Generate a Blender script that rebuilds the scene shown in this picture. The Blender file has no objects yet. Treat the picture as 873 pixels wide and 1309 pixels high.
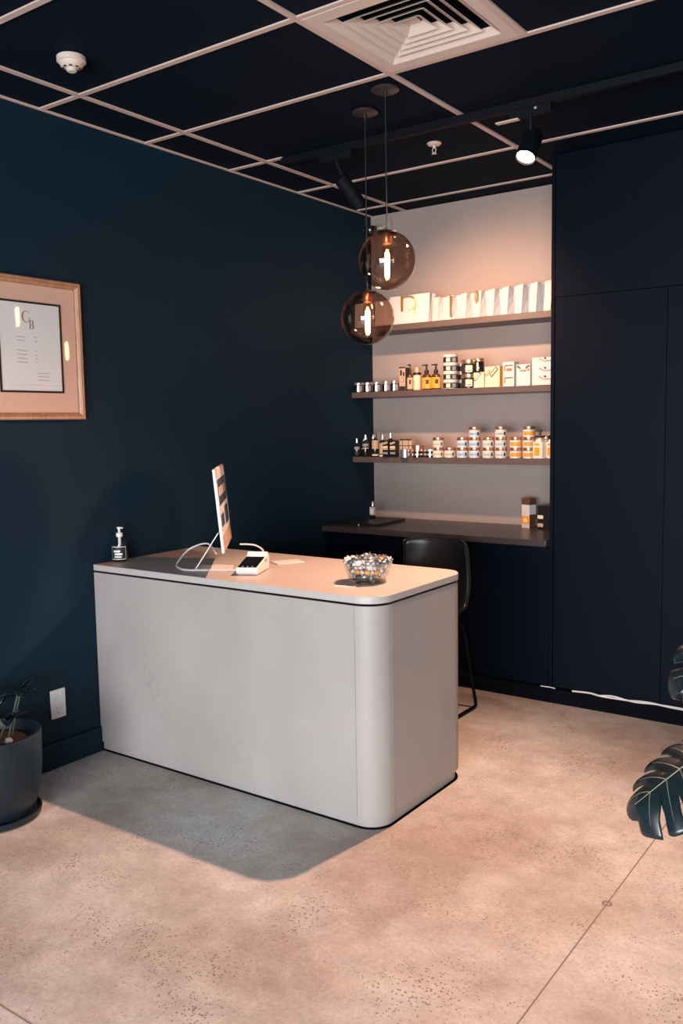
import bpy, bmesh, math, random
from mathutils import Vector, Matrix
random.seed(7)
C = bpy.context.scene.collection
PI = math.pi
R = math.radians
H = 3.0154          # ceiling height
YB = 5.247          # back wall
YC = 4.667          # cabinet fronts
XC = 1.555          # right side of the niche
HD = 0.934          # reception desk top

# ------------------------------------------------------------------ materials
def new_mat(name):
    m = bpy.data.materials.new(name); m.use_nodes = True
    return m, m.node_tree.nodes, m.node_tree.links

def sock(b, n):
    return b.inputs[n] if n in b.inputs else None

def pbr(name, col, rough=0.5, metal=0.0, spec=0.5, bump=0.0, bscale=200, var=0.0, vscale=6, coat=0.0):
    m, N, L = new_mat(name)
    b = N['Principled BSDF']
    b.inputs['Base Color'].default_value = (*col, 1)
    b.inputs['Roughness'].default_value = rough
    b.inputs['Metallic'].default_value = metal
    b.inputs['Specular IOR Level'].default_value = spec
    b.inputs['Coat Weight'].default_value = coat
    tc = N.new('ShaderNodeTexCoord')
    if var > 0:
        n = N.new('ShaderNodeTexNoise'); n.inputs['Scale'].default_value = vscale; n.inputs['Detail'].default_value = 5
        r = N.new('ShaderNodeMapRange'); r.inputs['To Min'].default_value = 1 - var; r.inputs['To Max'].default_value = 1 + var
        h = N.new('ShaderNodeMix'); h.data_type = 'RGBA'; h.blend_type = 'MULTIPLY'; h.inputs[0].default_value = 1
        h.inputs[6].default_value = (*col, 1)
        L.new(tc.outputs['Object'], n.inputs['Vector']); L.new(n.outputs['Fac'], r.inputs['Value'])
        L.new(r.outputs[0], h.inputs[7]); L.new(h.outputs[2], b.inputs['Base Color'])
    if bump > 0:
        n2 = N.new('ShaderNodeTexNoise'); n2.inputs['Scale'].default_value = bscale; n2.inputs['Detail'].default_value = 3
        bp = N.new('ShaderNodeBump'); bp.inputs['Strength'].default_value = bump; bp.inputs['Distance'].default_value = 0.002
        L.new(tc.outputs['Object'], n2.inputs['Vector']); L.new(n2.outputs['Fac'], bp.inputs['Height']); L.new(bp.outputs[0], b.inputs['Normal'])
    return m

def s2l(r, g, b):
    f = lambda c: (c / 255 / 12.92) if c <= 10 else ((c / 255 + 0.055) / 1.055) ** 2.4
    return (f(r), f(g), f(b))

def glassy(name, tint, rough=0.02, gl=1.0, ior=1.45):
    """thin clear glass: tinted see-through shell with fresnel gloss"""
    m, N, L = new_mat(name)
    N.remove(N['Principled BSDF'])
    t = N.new('ShaderNodeBsdfTransparent'); t.inputs[0].default_value = (*tint, 1)
    g = N.new('ShaderNodeBsdfGlossy'); g.inputs['Roughness'].default_value = rough
    g.inputs[0].default_value = (gl, gl, gl, 1)
    f = N.new('ShaderNodeFresnel')
    ge = N.new('ShaderNodeNewGeometry'); mr = N.new('ShaderNodeMapRange')   # same reflectance on both sides of the thin shell
    mr.inputs['To Min'].default_value = ior; mr.inputs['To Max'].default_value = 1/ior
    L.new(ge.outputs['Backfacing'], mr.inputs['Value']); L.new(mr.outputs[0], f.inputs[0])
    x = N.new('ShaderNodeMixShader')
    L.new(f.outputs[0], x.inputs[0]); L.new(t.outputs[0], x.inputs[1]); L.new(g.outputs[0], x.inputs[2])
    L.new(x.outputs[0], N['Material Output'].inputs[0])
    return m

def emit(name, col, s):
    m, N, L = new_mat(name)
    b = N['Principled BSDF']; b.inputs['Base Color'].default_value = (*col, 1)
    b.inputs['Emission Color'].default_value = (*col, 1); b.inputs['Emission Strength'].default_value = s
    return m

def concrete():
    m, N, L = new_mat('polished_concrete')
    b = N['Principled BSDF']; b.inputs['Roughness'].default_value = 0.5
    tc = N.new('ShaderNodeTexCoord')
    def noise(s, d=6, r=0.6):
        n = N.new('ShaderNodeTexNoise'); n.inputs['Scale'].default_value = s; n.inputs['Detail'].default_value = d
        n.inputs['Roughness'].default_value = r; L.new(tc.outputs['Object'], n.inputs['Vector']); return n
    big = noise(1.3, 5, 0.6); mid = noise(9, 8, 0.7); fine = noise(70, 4, 0.7)
    ramp = N.new('ShaderNodeValToRGB')
    e = ramp.color_ramp.elements
    e[0].position = 0.36; e[0].color = (0.40, 0.33, 0.295, 1); e[1].position = 0.62; e[1].color = (0.63, 0.62, 0.60, 1)
    L.new(big.outputs['Fac'], ramp.inputs[0])
    def mul(a, fac, lo, hi, fmin=0.3, fmax=0.7):
        r = N.new('ShaderNodeMapRange'); r.inputs['From Min'].default_value = fmin; r.inputs['From Max'].default_value = fmax
        r.inputs['To Min'].default_value = lo; r.inputs['To Max'].default_value = hi
        L.new(fac, r.inputs['Value'])
        x = N.new('ShaderNodeMix'); x.data_type = 'RGBA'; x.blend_type = 'MULTIPLY'; x.inputs[0].default_value = 1
        L.new(a, x.inputs[6]); L.new(r.outputs[0], x.inputs[7]); return x.outputs[2]
    c = mul(ramp.outputs[0], mid.outputs['Fac'], 0.80, 1.12)
    c = mul(c, fine.outputs['Fac'], 0.82, 1.12)
    # aggregate pits: sparse dark flecks, denser inside patches
    v = N.new('ShaderNodeTexVoronoi'); v.inputs['Scale'].default_value = 95; L.new(tc.outputs['Object'], v.inputs['Vector'])
    v.inputs['Randomness'].default_value = 1.0
    pm = noise(3.2, 4, 0.6)
    pr = N.new('ShaderNodeMapRange'); pr.inputs['From Min'].default_value = 0.42; pr.inputs['From Max'].default_value = 0.72
    pr.inputs['To Min'].default_value = 0.12; pr.inputs['To Max'].default_value = 0.42; L.new(pm.outputs['Fac'], pr.inputs['Value'])
    lt = N.new('ShaderNodeMath'); lt.operation = 'LESS_THAN'; L.new(v.outputs['Distance'], lt.inputs[0]); L.new(pr.outputs[0], lt.inputs[1])
    wn = N.new('ShaderNodeTexWhiteNoise'); L.new(v.outputs['Color'], wn.inputs['Vector'])
    gt = N.new('ShaderNodeMath'); gt.operation = 'GREATER_THAN'; gt.inputs[1].default_value = 0.45; L.new(wn.outputs['Value'], gt.inputs[0])
    an = N.new('ShaderNodeMath'); an.operation = 'MULTIPLY'; L.new(lt.outputs[0], an.inputs[0]); L.new(gt.outputs[0], an.inputs[1])
    x = N.new('ShaderNodeMix'); x.data_type = 'RGBA'; x.inputs[7].default_value = (0.14, 0.105, 0.085, 1)
    sc = N.new('ShaderNodeMath'); sc.operation = 'MULTIPLY'; sc.inputs[1].default_value = 0.78; L.new(an.outputs[0], sc.inputs[0])
    L.new(sc.outputs[0], x.inputs[0]); L.new(c, x.inputs[6])
    L.new(x.outputs[2], b.inputs['Base Color'])
    bp = N.new('ShaderNodeBump'); bp.inputs['Strength'].default_value = 0.25; bp.inputs['Distance'].default_value = 0.002
    L.new(fine.outputs['Fac'], bp.inputs['Height']); L.new(bp.outputs[0], b.inputs['Normal'])
    rr = N.new('ShaderNodeMapRange'); rr.inputs['To Min'].default_value = 0.38; rr.inputs['To Max'].default_value = 0.68
    L.new(mid.outputs['Fac'], rr.inputs['Value']); L.new(rr.outputs[0], b.inputs['Roughness'])
    return m

def plaster():
    """pale microcement facing with trowel marks and small stains"""
    m, N, L = new_mat('pale_microcement')
    b = N['Principled BSDF']; b.inputs['Roughness'].default_value = 0.5
    tc = N.new('ShaderNodeTexCoord')
    mp = N.new('ShaderNodeMapping'); mp.inputs['Scale'].default_value = (1, 1, 0.6); L.new(tc.outputs['Object'], mp.inputs[0])
    n = N.new('ShaderNodeTexNoise'); n.inputs['Scale'].default_value = 2.6; n.inputs['Detail'].default_value = 5; L.new(mp.outputs[0], n.inputs['Vector'])
    r = N.new('ShaderNodeValToRGB'); e = r.color_ramp.elements
    e[0].position = .35; e[0].color = (.355, .325, .308, 1); e[1].position = .7; e[1].color = (.410, .380, .362, 1)
    L.new(n.outputs['Fac'], r.inputs[0])
    n2 = N.new('ShaderNodeTexNoise'); n2.inputs['Scale'].default_value = 3.1; n2.inputs['Detail'].default_value = 9; n2.inputs['Roughness'].default_value = .75
    L.new(tc.outputs['Object'], n2.inputs['Vector'])
    r2 = N.new('ShaderNodeMapRange'); r2.inputs['From Min'].default_value = .645; r2.inputs['From Max'].default_value = .72
    r2.inputs['To Min'].default_value = 0; r2.inputs['To Max'].default_value = .5; L.new(n2.outputs['Fac'], r2.inputs['Value'])
    x = N.new('ShaderNodeMix'); x.data_type = 'RGBA'; x.inputs[7].default_value = (.22, .21, .20, 1)
    L.new(r2.outputs[0], x.inputs[0]); L.new(r.outputs[0], x.inputs[6]); L.new(x.outputs[2], b.inputs['Base Color'])
    return m

def wood(name, c0, c1, scale=30, rough=.4):
    m, N, L = new_mat(name)
    b = N['Principled BSDF']; b.inputs['Roughness'].default_value = rough
    tc = N.new('ShaderNodeTexCoord')
    n = N.new('ShaderNodeTexNoise'); n.inputs['Scale'].default_value = scale; n.inputs['Detail'].default_value = 6; n.inputs['Distortion'].default_value = 2
    mp = N.new('ShaderNodeMapping'); mp.inputs['Scale'].default_value = (1, 1, .2); L.new(tc.outputs['Object'], mp.inputs[0]); L.new(mp.outputs[0], n.inputs['Vector'])
    r = N.new('ShaderNodeValToRGB'); e = r.color_ramp.elements; e[0].position = .3; e[1].position = .7
    e[0].color = (*c0, 1); e[1].color = (*c1, 1); L.new(n.outputs['Fac'], r.inputs[0]); L.new(r.outputs[0], b.inputs['Base Color'])
    return m

M = {}
M['floor'] = concrete()
M['plaster'] = plaster()
M['navy'] = pbr('navy_wall_paint', (0.0042, 0.0190, 0.0345), 0.6, spec=.18, var=.08, vscale=2)
M['navy_cab'] = pbr('navy_cabinet_lacquer', (0.0010, 0.0036, 0.0095), 0.5, spec=.09, bump=.06, bscale=60)
M['tile'] = pbr('black_ceiling_tile', (0.0022, 0.0062, 0.0150), 0.85, spec=.1, bump=.2, bscale=300)
M['grid'] = pbr('white_ceiling_grid_metal', (0.56, 0.43, 0.38), 0.5)
M['beige'] = pbr('greige_wall_paint', (0.36, 0.29, 0.262), 0.6, spec=.3, var=.04)
M['shelf'] = pbr('taupe_shelf_board', (0.10, 0.070, 0.062), 0.42, spec=.5, var=.06, vscale=12)
M['bench'] = pbr('dark_laminate_worktop', (0.050, 0.038, 0.040), 0.33, spec=.6, var=.05, vscale=12)
M['slab'] = pbr('pale_stone_worktop', (0.47, 0.435, 0.415), 0.42, var=.03, vscale=5)
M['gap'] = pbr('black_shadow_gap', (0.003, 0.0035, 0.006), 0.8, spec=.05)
M['black'] = pbr('black_plastic', (0.008, 0.009, 0.012), 0.4)
M['blackm'] = pbr('matt_black_metal', (0.0035, 0.005, 0.008), 0.65, spec=.12)
M['canopy'] = pbr('dark_bronze_canopy', (0.055, 0.042, 0.042), 0.42, metal=.4)
M['leather'] = pbr('black_leather', (0.010, 0.012, 0.017), 0.33, spec=.6, bump=.25, bscale=180)
M['stitch'] = pbr('pale_thread', (0.5, 0.42, 0.36), .7)
M['white'] = pbr('white_plastic', (0.75, 0.74, 0.73), 0.35)
M['whitep'] = pbr('white_painted_metal', (0.62, 0.52, 0.46), 0.45)
M['paper'] = pbr('white_paper', (0.60, 0.57, 0.55), 0.75, spec=.2)
M['cream'] = pbr('cream_card', (0.74, 0.60, 0.42), 0.65, spec=.2)
M['orange'] = pbr('orange_label', (0.85, 0.30, 0.02), 0.5)
M['yellow'] = pbr('amber_yellow_label', (0.78, 0.31, 0.025), 0.5)
M['gold'] = pbr('gold_ribbon', (0.55, 0.31, 0.07), 0.3, metal=.6)
M['copper'] = pbr('copper_lid', (0.80, 0.46, 0.30), 0.28, metal=.9)
M['silver'] = pbr('silver_lid', (0.72, 0.70, 0.69), 0.28, metal=.9)
M['darkjar'] = pbr('dark_glass', (0.012, 0.009, 0.008), 0.12, spec=.8)
M['brown'] = pbr('brown_glass', (0.075, 0.030, 0.012), 0.12, spec=.8)
M['blue'] = pbr('pale_blue_label', (0.42, 0.53, 0.66), 0.5)
M['print'] = pbr('black_print', (0.02, 0.018, 0.018), .6)
M['brownprint'] = pbr('brown_print', (0.10, 0.045, 0.022), .6)
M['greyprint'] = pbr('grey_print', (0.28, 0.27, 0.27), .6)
M['goldprint'] = pbr('gold_print', (0.30, 0.16, 0.06), .5)
M['jarbody'] = pbr('milky_jar', (0.78, 0.66, 0.54), 0.2, spec=.7)
M['tan'] = pbr('tan_card', (0.52, 0.35, 0.22), .6)
M['peach'] = pbr('peach_mount_board', (0.84, 0.53, 0.41), 0.7)
M['frame'] = wood('copper_stained_wood', (0.36, 0.165, 0.085), (0.52, 0.27, 0.155))
M['glass'] = glassy('clear_glass', (.93, .95, .95))
M['picglass'] = glassy('picture_glass', (.97, .97, .97), rough=.03, gl=.45, ior=1.35)
M['bulbglass'] = glassy('amber_bulb_glass', (.98, .88, .70), gl=.12)
M['smoke'] = glassy('smoked_amber_glass', (.66, .50, .41), rough=.015, ior=1.75)
M['glow'] = emit('glowing_filament', (1.0, .66, .42), 230)
M['lens'] = emit('spotlight_lens', (1.0, .80, .58), 30)
M['pot'] = pbr('navy_glazed_ceramic', (0.004, 0.012, 0.020), 0.45, var=.1)
M['soil'] = pbr('dark_soil', (0.016, 0.009, 0.007), 0.9, bump=.8, bscale=80)
M['leaf'] = pbr('dark_glossy_leaf', (0.006, 0.015, 0.019), 0.27, spec=.6, var=.3, vscale=20)
M['vein'] = pbr('pale_leaf_vein', (0.16, 0.17, 0.12), 0.45)
M['stem'] = pbr('plant_stem', (0.05, 0.07, 0.05), 0.5)
M['stone'] = pbr('pale_pebble', (0.30, 0.29, 0.29), 0.25)
M['chin'] = pbr('peach_aluminium', (0.62, 0.46, 0.38), 0.4, metal=.2)
M['screenoff'] = emit('lit_screen_pale', (0.42, 0.40, 0.40), .35)
M['screendark'] = emit('lit_screen_dark', (0.02, 0.035, 0.055), .3)
M['posdark'] = pbr('dark_screen_glass', (0.006, 0.007, 0.012), 0.12, spec=.6)
M['cable'] = pbr('white_cable_sleeve', (0.72, 0.68, 0.66), 0.4)
M['amber'] = pbr('amber_sweet', (0.75, 0.33, 0.08), .25)
M['foil'] = pbr('silver_foil_wrapper', (0.60, 0.61, 0.63), .25, metal=.75)
M['darkfoil'] = pbr('grey_foil_wrapper', (0.16, 0.17, 0.19), .3, metal=.6)
M['whitewrap'] = pbr('white_wrapper', (.75, .74, .73), .35)
M['dot'] = pbr('grey_dot', (.30, .32, .34), .5)

# ------------------------------------------------------------------ mesh builder
class MB:
    def __init__(s):
        s.b = bmesh.new(); s.mats = []
    def _mi(s, m):
        if m not in s.mats: s.mats.append(m)
        return s.mats.index(m)
    def _done(s, faces, m, smooth):
        i = s._mi(m) if m else 0
        for f in faces: f.material_index = i; f.smooth = smooth
    def box(s, x0, x1, y0, y1, z0, z1, m=None, bev=0, mat=None, seg=2):
        vs = [s.b.verts.new(p) for p in [(x0,y0,z0),(x1,y0,z0),(x1,y1,z0),(x0,y1,z0),(x0,y0,z1),(x1,y0,z1),(x1,y1,z1),(x0,y1,z1)]]
        fs = [s.b.faces.new([vs[i] for i in q]) for q in [(3,2,1,0),(4,5,6,7),(0,1,5,4),(1,2,6,5),(2,3,7,6),(3,0,4,7)]]
        s._done(fs, m, False)
        if bev > 0:
            es = list({e for f in fs for e in f.edges})
            r = bmesh.ops.bevel(s.b, geom=es, offset=bev, segments=seg, affect='EDGES', profile=.5)
            i = s._mi(m) if m else 0
            for f in r['faces']: f.material_index = i; f.smooth = True
            vs = list({v for v in vs if v.is_valid} | {v for f in r['faces'] for v in f.verts})
        if mat is not None: bmesh.ops.transform(s.b, matrix=mat, verts=[v for v in vs if v.is_valid])
        return s
    def lathe(s, prof, c=(0,0,0), m=None, seg=24, a0=0, a1=2*PI, mat=None, smooth=True):
        full = abs(a1 - a0 - 2*PI) < 1e-6
        n = seg if full else seg + 1
        rings = []
        for r, z in prof:
            if r < 1e-6: rings.append([s.b.verts.new((c[0], c[1], c[2]+z))])
            else: rings.append([s.b.verts.new((c[0]+r*math.cos(a0+(a1-a0)*k/seg), c[1]+r*math.sin(a0+(a1-a0)*k/seg), c[2]+z)) for k in range(n)])
        fs = []
        for A, B in zip(rings, rings[1:]):
            for k in range(seg):
                k2 = (k+1) % n if full else k+1
                if len(A) == 1 and len(B) == 1: continue
                if len(A) == 1: q = [A[0], B[k2], B[k]]
                elif len(B) == 1: q = [A[k], A[k2], B[0]]
                else: q = [A[k], A[k2], B[k2], B[k]]
                fs.append(s.b.faces.new(q))
        s._done(fs, m, smooth)
        if mat is not None: bmesh.ops.transform(s.b, matrix=mat, verts=[v for r_ in rings for v in r_])
        return s
    def tube(s, pts, r, m=None, seg=8, caps=True):
        pts = [Vector(p) for p in pts]
        rs = r if isinstance(r, (list, tuple)) else [r]*len(pts)
        up = Vector((0,0,1)); rings = []
        prevn = None
        for i, p in enumerate(pts):
            d = (pts[min(i+1, len(pts)-1)] - pts[max(i-1, 0)]).normalized()
            if prevn is None:
                a = up if abs(d.z) < .9 else Vector((1,0,0)); n = d.cross(a).normalized()
            else: n = (prevn - d*prevn.dot(d)).normalized()
            prevn = n; b2 = d.cross(n)
            rings.append([s.b.verts.new(p + (n*math.cos(2*PI*k/seg) + b2*math.sin(2*PI*k/seg))*rs[i]) for k in range(seg)])
        fs = []
        for A, B in zip(rings, rings[1:]):
            for k in range(seg): fs.append(s.b.faces.new([A[k], A[(k+1)%seg], B[(k+1)%seg], B[k]]))
        if caps: fs.append(s.b.faces.new(rings[0][::-1])); fs.append(s.b.faces.new(rings[-1]))
        s._done(fs, m, True); return s
    def prism(s, poly, z0, z1, m=None, mat=None, smooth=False):
        A = [s.b.verts.new((x, y, z0)) for x, y in poly]; B = [s.b.verts.new((x, y, z1)) for x, y in poly]
        n = len(poly); sides = [s.b.faces.new([A[k], A[(k+1)%n], B[(k+1)%n], B[k]]) for k in range(n)]
        caps = [s.b.faces.new(A[::-1]), s.b.faces.new(B)]
        s._done(sides, m, False); s._done(caps, m, False)
        if smooth:
            lens = [(Vector(poly[k]) - Vector(poly[(k+1) % n])).length for k in range(n)]
            for k, f in enumerate(sides): f.smooth = lens[k] < .05
        if mat is not None: bmesh.ops.transform(s.b, matrix=mat, verts=A+B)
        return s
    def quad(s, pts, m=None, smooth=False):
        f = s.b.faces.new([s.b.verts.new(p) for p in pts]); s._done([f], m, smooth); return s
    def build(s, name, m=None, parent=None, loc=None, recalc=True):
        if m: s._mi(m)
        if recalc: bmesh.ops.recalc_face_normals(s.b, faces=s.b.faces)
        for e in s.b.edges:
            if len(e.link_faces) == 2 and e.calc_face_angle(0) > .7: e.smooth = False
        me = bpy.data.meshes.new(name); s.b.to_mesh(me); s.b.free()
        for mm in s.mats: me.materials.append(mm)
        o = bpy.data.objects.new(name, me); C.objects.link(o)
        if parent: o.parent = parent
        if loc: o.location = loc
        return o

def smooth_curve(pts, n=8):
    P = [Vector(p) for p in pts]; out = []
    for i in range(len(P)-1):
        p0 = P[max(i-1,0)]; p1 = P[i]; p2 = P[i+1]; p3 = P[min(i+2,len(P)-1)]
        for k in range(n):
            t = k/n
            out.append(0.5*((2*p1)+(-p0+p2)*t+(2*p0-5*p1+4*p2-p3)*t*t+(-p0+3*p1-3*p2+p3)*t**3))
    out.append(P[-1]); return out

def thing(name, label, cat, loc=(0,0,0), rz=0, group=None):
    o = bpy.data.objects.new(name, None); C.objects.link(o)
    o.empty_display_size = .05
    o.location = loc; o.rotation_euler = (0,0,rz)
    o['label'] = label; o['category'] = cat
    if group: o['group'] = group
    return o
def tag(o, label, cat, group=None):
    o['label'] = label; o['category'] = cat
    if group: o['group'] = group
    return o
def struct(o):
    o['kind'] = 'structure'; return o
def dup(root, loc, rz=None, label=None):
    r = root.copy(); C.objects.link(r); r.location = loc
    if rz is not None: r.rotation_euler = (0,0,rz)
    if label: r['label'] = label
    for ch in list(root.children):
        c = ch.copy(); C.objects.link(c); c.parent = r
        for g in list(ch.children):
            d = g.copy(); C.objects.link(d); d.parent = c
    return r
def aim(direction):
    return Vector(direction).to_track_quat('-Z', 'Y')
def rrect(x0, x1, y0, y1, r, corners=(0,1,1,0), n=10):
    """rounded rectangle outline; corners: (x0y0, x1y0, x1y1, x0y1)"""
    out = []
    for (cx, cy, a, f, px, py) in ((x0+r, y0+r, PI, corners[0], x0, y0), (x1-r, y0+r, 1.5*PI, corners[1], x1, y0), (x1-r, y1-r, 0, corners[2], x1, y1), (x0+r, y1-r, .5*PI, corners[3], x0, y1)):
        if f: out += [(cx+r*math.cos(a+.5*PI*k/n), cy+r*math.sin(a+.5*PI*k/n)) for k in range(n+1)]
        else: out.append((px, py))
    return out

# ------------------------------------------------------------------ the room
XR, YF = 6.4, -3.0
struct(MB().box(-.1, XR+.1, YF-.1, YB+.1, -.1, 0).build('floor', M['floor']))
struct(MB().box(-.12, 0, YF-.1, YB+.12, 0, H).build('wall_left', M['navy']))
struct(MB().box(0, XR, YB, YB+.12, 0, H).build('wall_back', M['beige']))
struct(MB().box(XR, XR+.12, YF-.1, YB+.12, 0, H).build('wall_right', M['navy']))
wf = MB()
wf.box(0, 1.5, YF-.1, YF, 0, H); wf.box(5.9, XR, YF-.1, YF, 0, H); wf.box(1.5, 5.9, YF-.1, YF, 2.3, H); wf.box(1.5, 5.9, YF-.1, YF, 0, .12)
struct(wf.build('wall_front', M['navy']))
w1 = struct(MB().box(1.5, 5.9, YF-.06, YF-.05, .12, 2.3).build('window_1', M['glass']))
wfr = MB()
for x in (1.5, 2.93, 4.38, 5.84): wfr.box(x, x+.06, YF-.09, YF-.02, .12, 2.3)
wfr.box(1.5, 5.9, YF-.09, YF-.02, .12, .18); wfr.box(1.5, 5.9, YF-.09, YF-.02, 2.24, 2.3)
wfr.build('window_frame', M['blackm'], w1)
struct(MB().box(-.12, XR+.12, YF-.1, YB+.12, H+.004, H+.1).build('ceiling', M['tile']))
struct(MB().box(0, .016, YF, 2.748, 0, .125, bev=.003).build('baseboard_left', M['navy']))
struct(MB().box(0, .016, 3.482, YC-.05, 0, .125, bev=.003).build('baseboard_left', M['navy']))
# saw-cut joints in the slab
struct(MB().box(2.541, 2.545, YF, YC-.03, .0002, .0008).build('trim_20', pbr('joint_filler', (0.24,0.19,0.16), .8)))
struct(MB().box(0, 2.541, 1.311, 1.315, .0002, .0008).build('trim_21', bpy.data.materials['joint_filler']))
tag(MB().lathe([(.010, .0003), (.010, .0016), (.016, .0016), (.017, .0003)], seg=20).build('floor_plug', bpy.data.materials['joint_filler'], loc=(2.543, 2.755, 0)), 'small round brown plug set in the saw-cut floor joint', 'floor plug')
# suspended ceiling grid
ty = [YF+.35+.617*k for k in range(0, 9)]
PY = [-.51+0.617*k for k in range(-4, 5)] + [2.5757, 3.1945, 3.8137, 4.4312, 5.0441]
LX = [.2729, 1.4565, 2.65, 3.84, 5.03, 6.2]
n = 1
for x in LX:
    struct(MB().box(x-.0125, x+.0125, YF, YB, H-.004, H+.003).build('trim_%d' % n, M['grid'])); n += 1
for y in PY:
    struct(MB().box(0, XR if abs(y-3.8137) > .01 else .388, y-.0125, y+.0125, H-.0035, H+.003).build('trim_%d' % n, M['grid'])); n += 1
    if n == 20: n = 22
struct(MB().box(2.0355, 2.0605, 2.5757, 3.1945, H-.004, H+.003).build('trim_30', M['grid']))
struct(MB().box(0, .011, YF, YB, H-.006, H+.003).build('trim_31', M['grid']))

# ------------------------------------------------------------------ tall cabinets, base cabinet, bench
gable = MB().box(XC, XC+.02, YC-.004, YB-.002, 0, H-.006, bev=.001).build('gable_panel', M['navy_cab'])
tag(gable, 'tall dark navy end panel edging the right side of the shelf niche', 'panel')
bulk = MB().box(XC+.021, 5.35, YC, YB-.01, 2.2592, H-.006, bev=.0015).build('overhead_panel', M['navy_cab'])
tag(bulk, 'dark navy overhead panel closing the gap above the tall cabinet doors', 'panel')
desc = ['tall navy cabinet door unit next to the shelf niche, widest one in view', 'tall navy cabinet unit at the right edge, behind the drooping leaves',
        'tall navy cabinet unit beyond the right edge, third from the niche', 'tall navy cabinet unit beyond the right edge, fourth from the niche',
        'tall navy cabinet unit beyond the right edge, fifth from the niche', 'tall navy cabinet unit beyond the right edge, sixth from the niche']
cab0 = None
for k in range(6):
    x = XC + .023 + .597*k + .28*0
    loc = (x, YC, .0)
    if cab0 is None:
        cab0 = thing('tall_cabinet', desc[0], 'cabinet', loc, 0, 'tall navy cabinets along the back')
        MB().box(0, .594, .024, .56, .085, 2.255).build('body', M['navy_cab'], cab0)
        MB().box(.0, .5950, .0, .021, .085, 2.257, bev=.0012).build('door', M['navy_cab'], cab0)
    else: dup(cab0, loc, 0, desc[k])
plinth = MB().box(0.002, 5.2, YC-.03, YC+.05, 0, .08, bev=.001).build('plinth', M['gap'])
tag(plinth, 'long black plinth under the base and tall cabinets', 'plinth')
base = thing('base_cabinet', 'dark navy base cabinet under the narrow back worktop', 'cabinet', (0, YC, 0))
MB().box(.003, XC-.002, .02, .57, .085, .888).build('body', M['navy_cab'], base)
for k in range(3):
    MB().box(.004+.5165*k, .004+.5165*k+.514, -.0, .018, .085, .885, bev=.001).build('door', M['navy_cab'], base)
bench = thing('back_worktop', 'dark brown worktop running across the niche below the shelves', 'worktop', (0, 0, 0))
MB().box(.002, XC-.001, 4.612, YB-.001, .892, .928, bev=.002).build('board', M['bench'], bench)

def shelf(z, lab, th=.038):
    o = thing('wall_shelf', lab, 'shelf', (0, 0, 0), 0, 'wall shelves in the niche')
    MB().box(.002, XC-.001, 4.98, YB-.001, z-th, z, bev=.0015).build('board', M['shelf'], o)
Z1, Z2, Z3 = 2.232, 1.802, 1.366
shelf(Z1, 'top shelf of the niche carrying the white paper bags')
shelf(Z2, 'middle shelf of the niche carrying black jars and white boxes')
shelf(Z3, 'bottom shelf of the niche carrying dark bottles and orange jars')

# cable lying on the plinth of the tall cabinets
cb = MB()
cb.tube(smooth_curve([(1.70, 4.652, .084), (1.80, 4.655, .088), (1.88, 4.646, .083), (2.0, 4.650, .084), (2.12, 4.655, .090), (2.3, 4.65, .084), (2.8, 4.651, .084)]), .0052, seg=6)
cb.tube(smooth_curve([(1.86, 4.647, .086), (1.93, 4.655, .092), (2.05, 4.643, .084), (2.2, 4.655, .088), (2.6, 4.65, .084)]), .0046, seg=6)
tag(cb.build('power_cable', M['cable']), 'twisted pale cable lying on the black plinth of the tall cabinets', 'cable')
sc1 = MB().tube(smooth_curve([(1.515, 4.650, .084), (1.54, 4.648, .085), (1.57, 4.653, .084), (1.60, 4.65, .083)]), .0032, seg=6).build('cable_scrap', M['cable'])
tag(sc1, 'short pale cable end on the plinth below the end panel', 'cable')

# ------------------------------------------------------------------ reception desk
desk = thing('reception_desk', 'pale plastered reception desk with rounded right corners and stone top', 'desk', (0, 0, 0))
DX, DY0, DY1, CR = 1.653, 2.75, 3.479, .107
MB().prism(rrect(.003, DX-.002, DY0+.002, DY1-.002, CR), .047, .895, smooth=True).build('body', M['plaster'], desk)
MB().prism(rrect(.003, DX-.016, DY0+.016, DY1-.016, CR-.012), .004, .0445, M['plaster'], smooth=True).build('plinth', M['plaster'], desk)
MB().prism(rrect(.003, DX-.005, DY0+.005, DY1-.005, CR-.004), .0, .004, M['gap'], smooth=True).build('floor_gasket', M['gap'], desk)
MB().prism(rrect(.003, DX-.007, DY0+.007, DY1-.007, CR-.006), .0445, .0475, M['gap'], smooth=True).build('plinth_shadow_line', M['greyprint'], desk)  # dark strip modelled in place of the shade under the body overhang
MB().prism(rrect(.003, DX-.014, DY0+.014, DY1-.014, CR-.012), .895, .904, M['gap'], smooth=True).build('shadow_gap', M['gap'], desk)
top = MB(); top.prism(rrect(.003, DX, DY0, DY1, CR), .904, HD, smooth=True)
tb = top.build('worktop', M['slab'], desk)
bv = tb.modifiers.new('b', 'BEVEL'); bv.width = .003; bv.segments = 2; bv.limit_method = 'ANGLE'; bv.angle_limit = R(50)
# panel seams at the two ends of the curved corner
for a in ((DX-CR-.002, DY0+.0008), ):
    MB().box(a[0]-.0012, a[0]+.0012, a[1]-.0002, a[1]+.003, .05, .893).build('panel_seam', M['greyprint'], desk)
MB().box(DX-.004, DX-.0012, DY0+CR-.0012, DY0+CR+.0012, .05, .893).build('panel_seam', M['greyprint'], desk)

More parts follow.
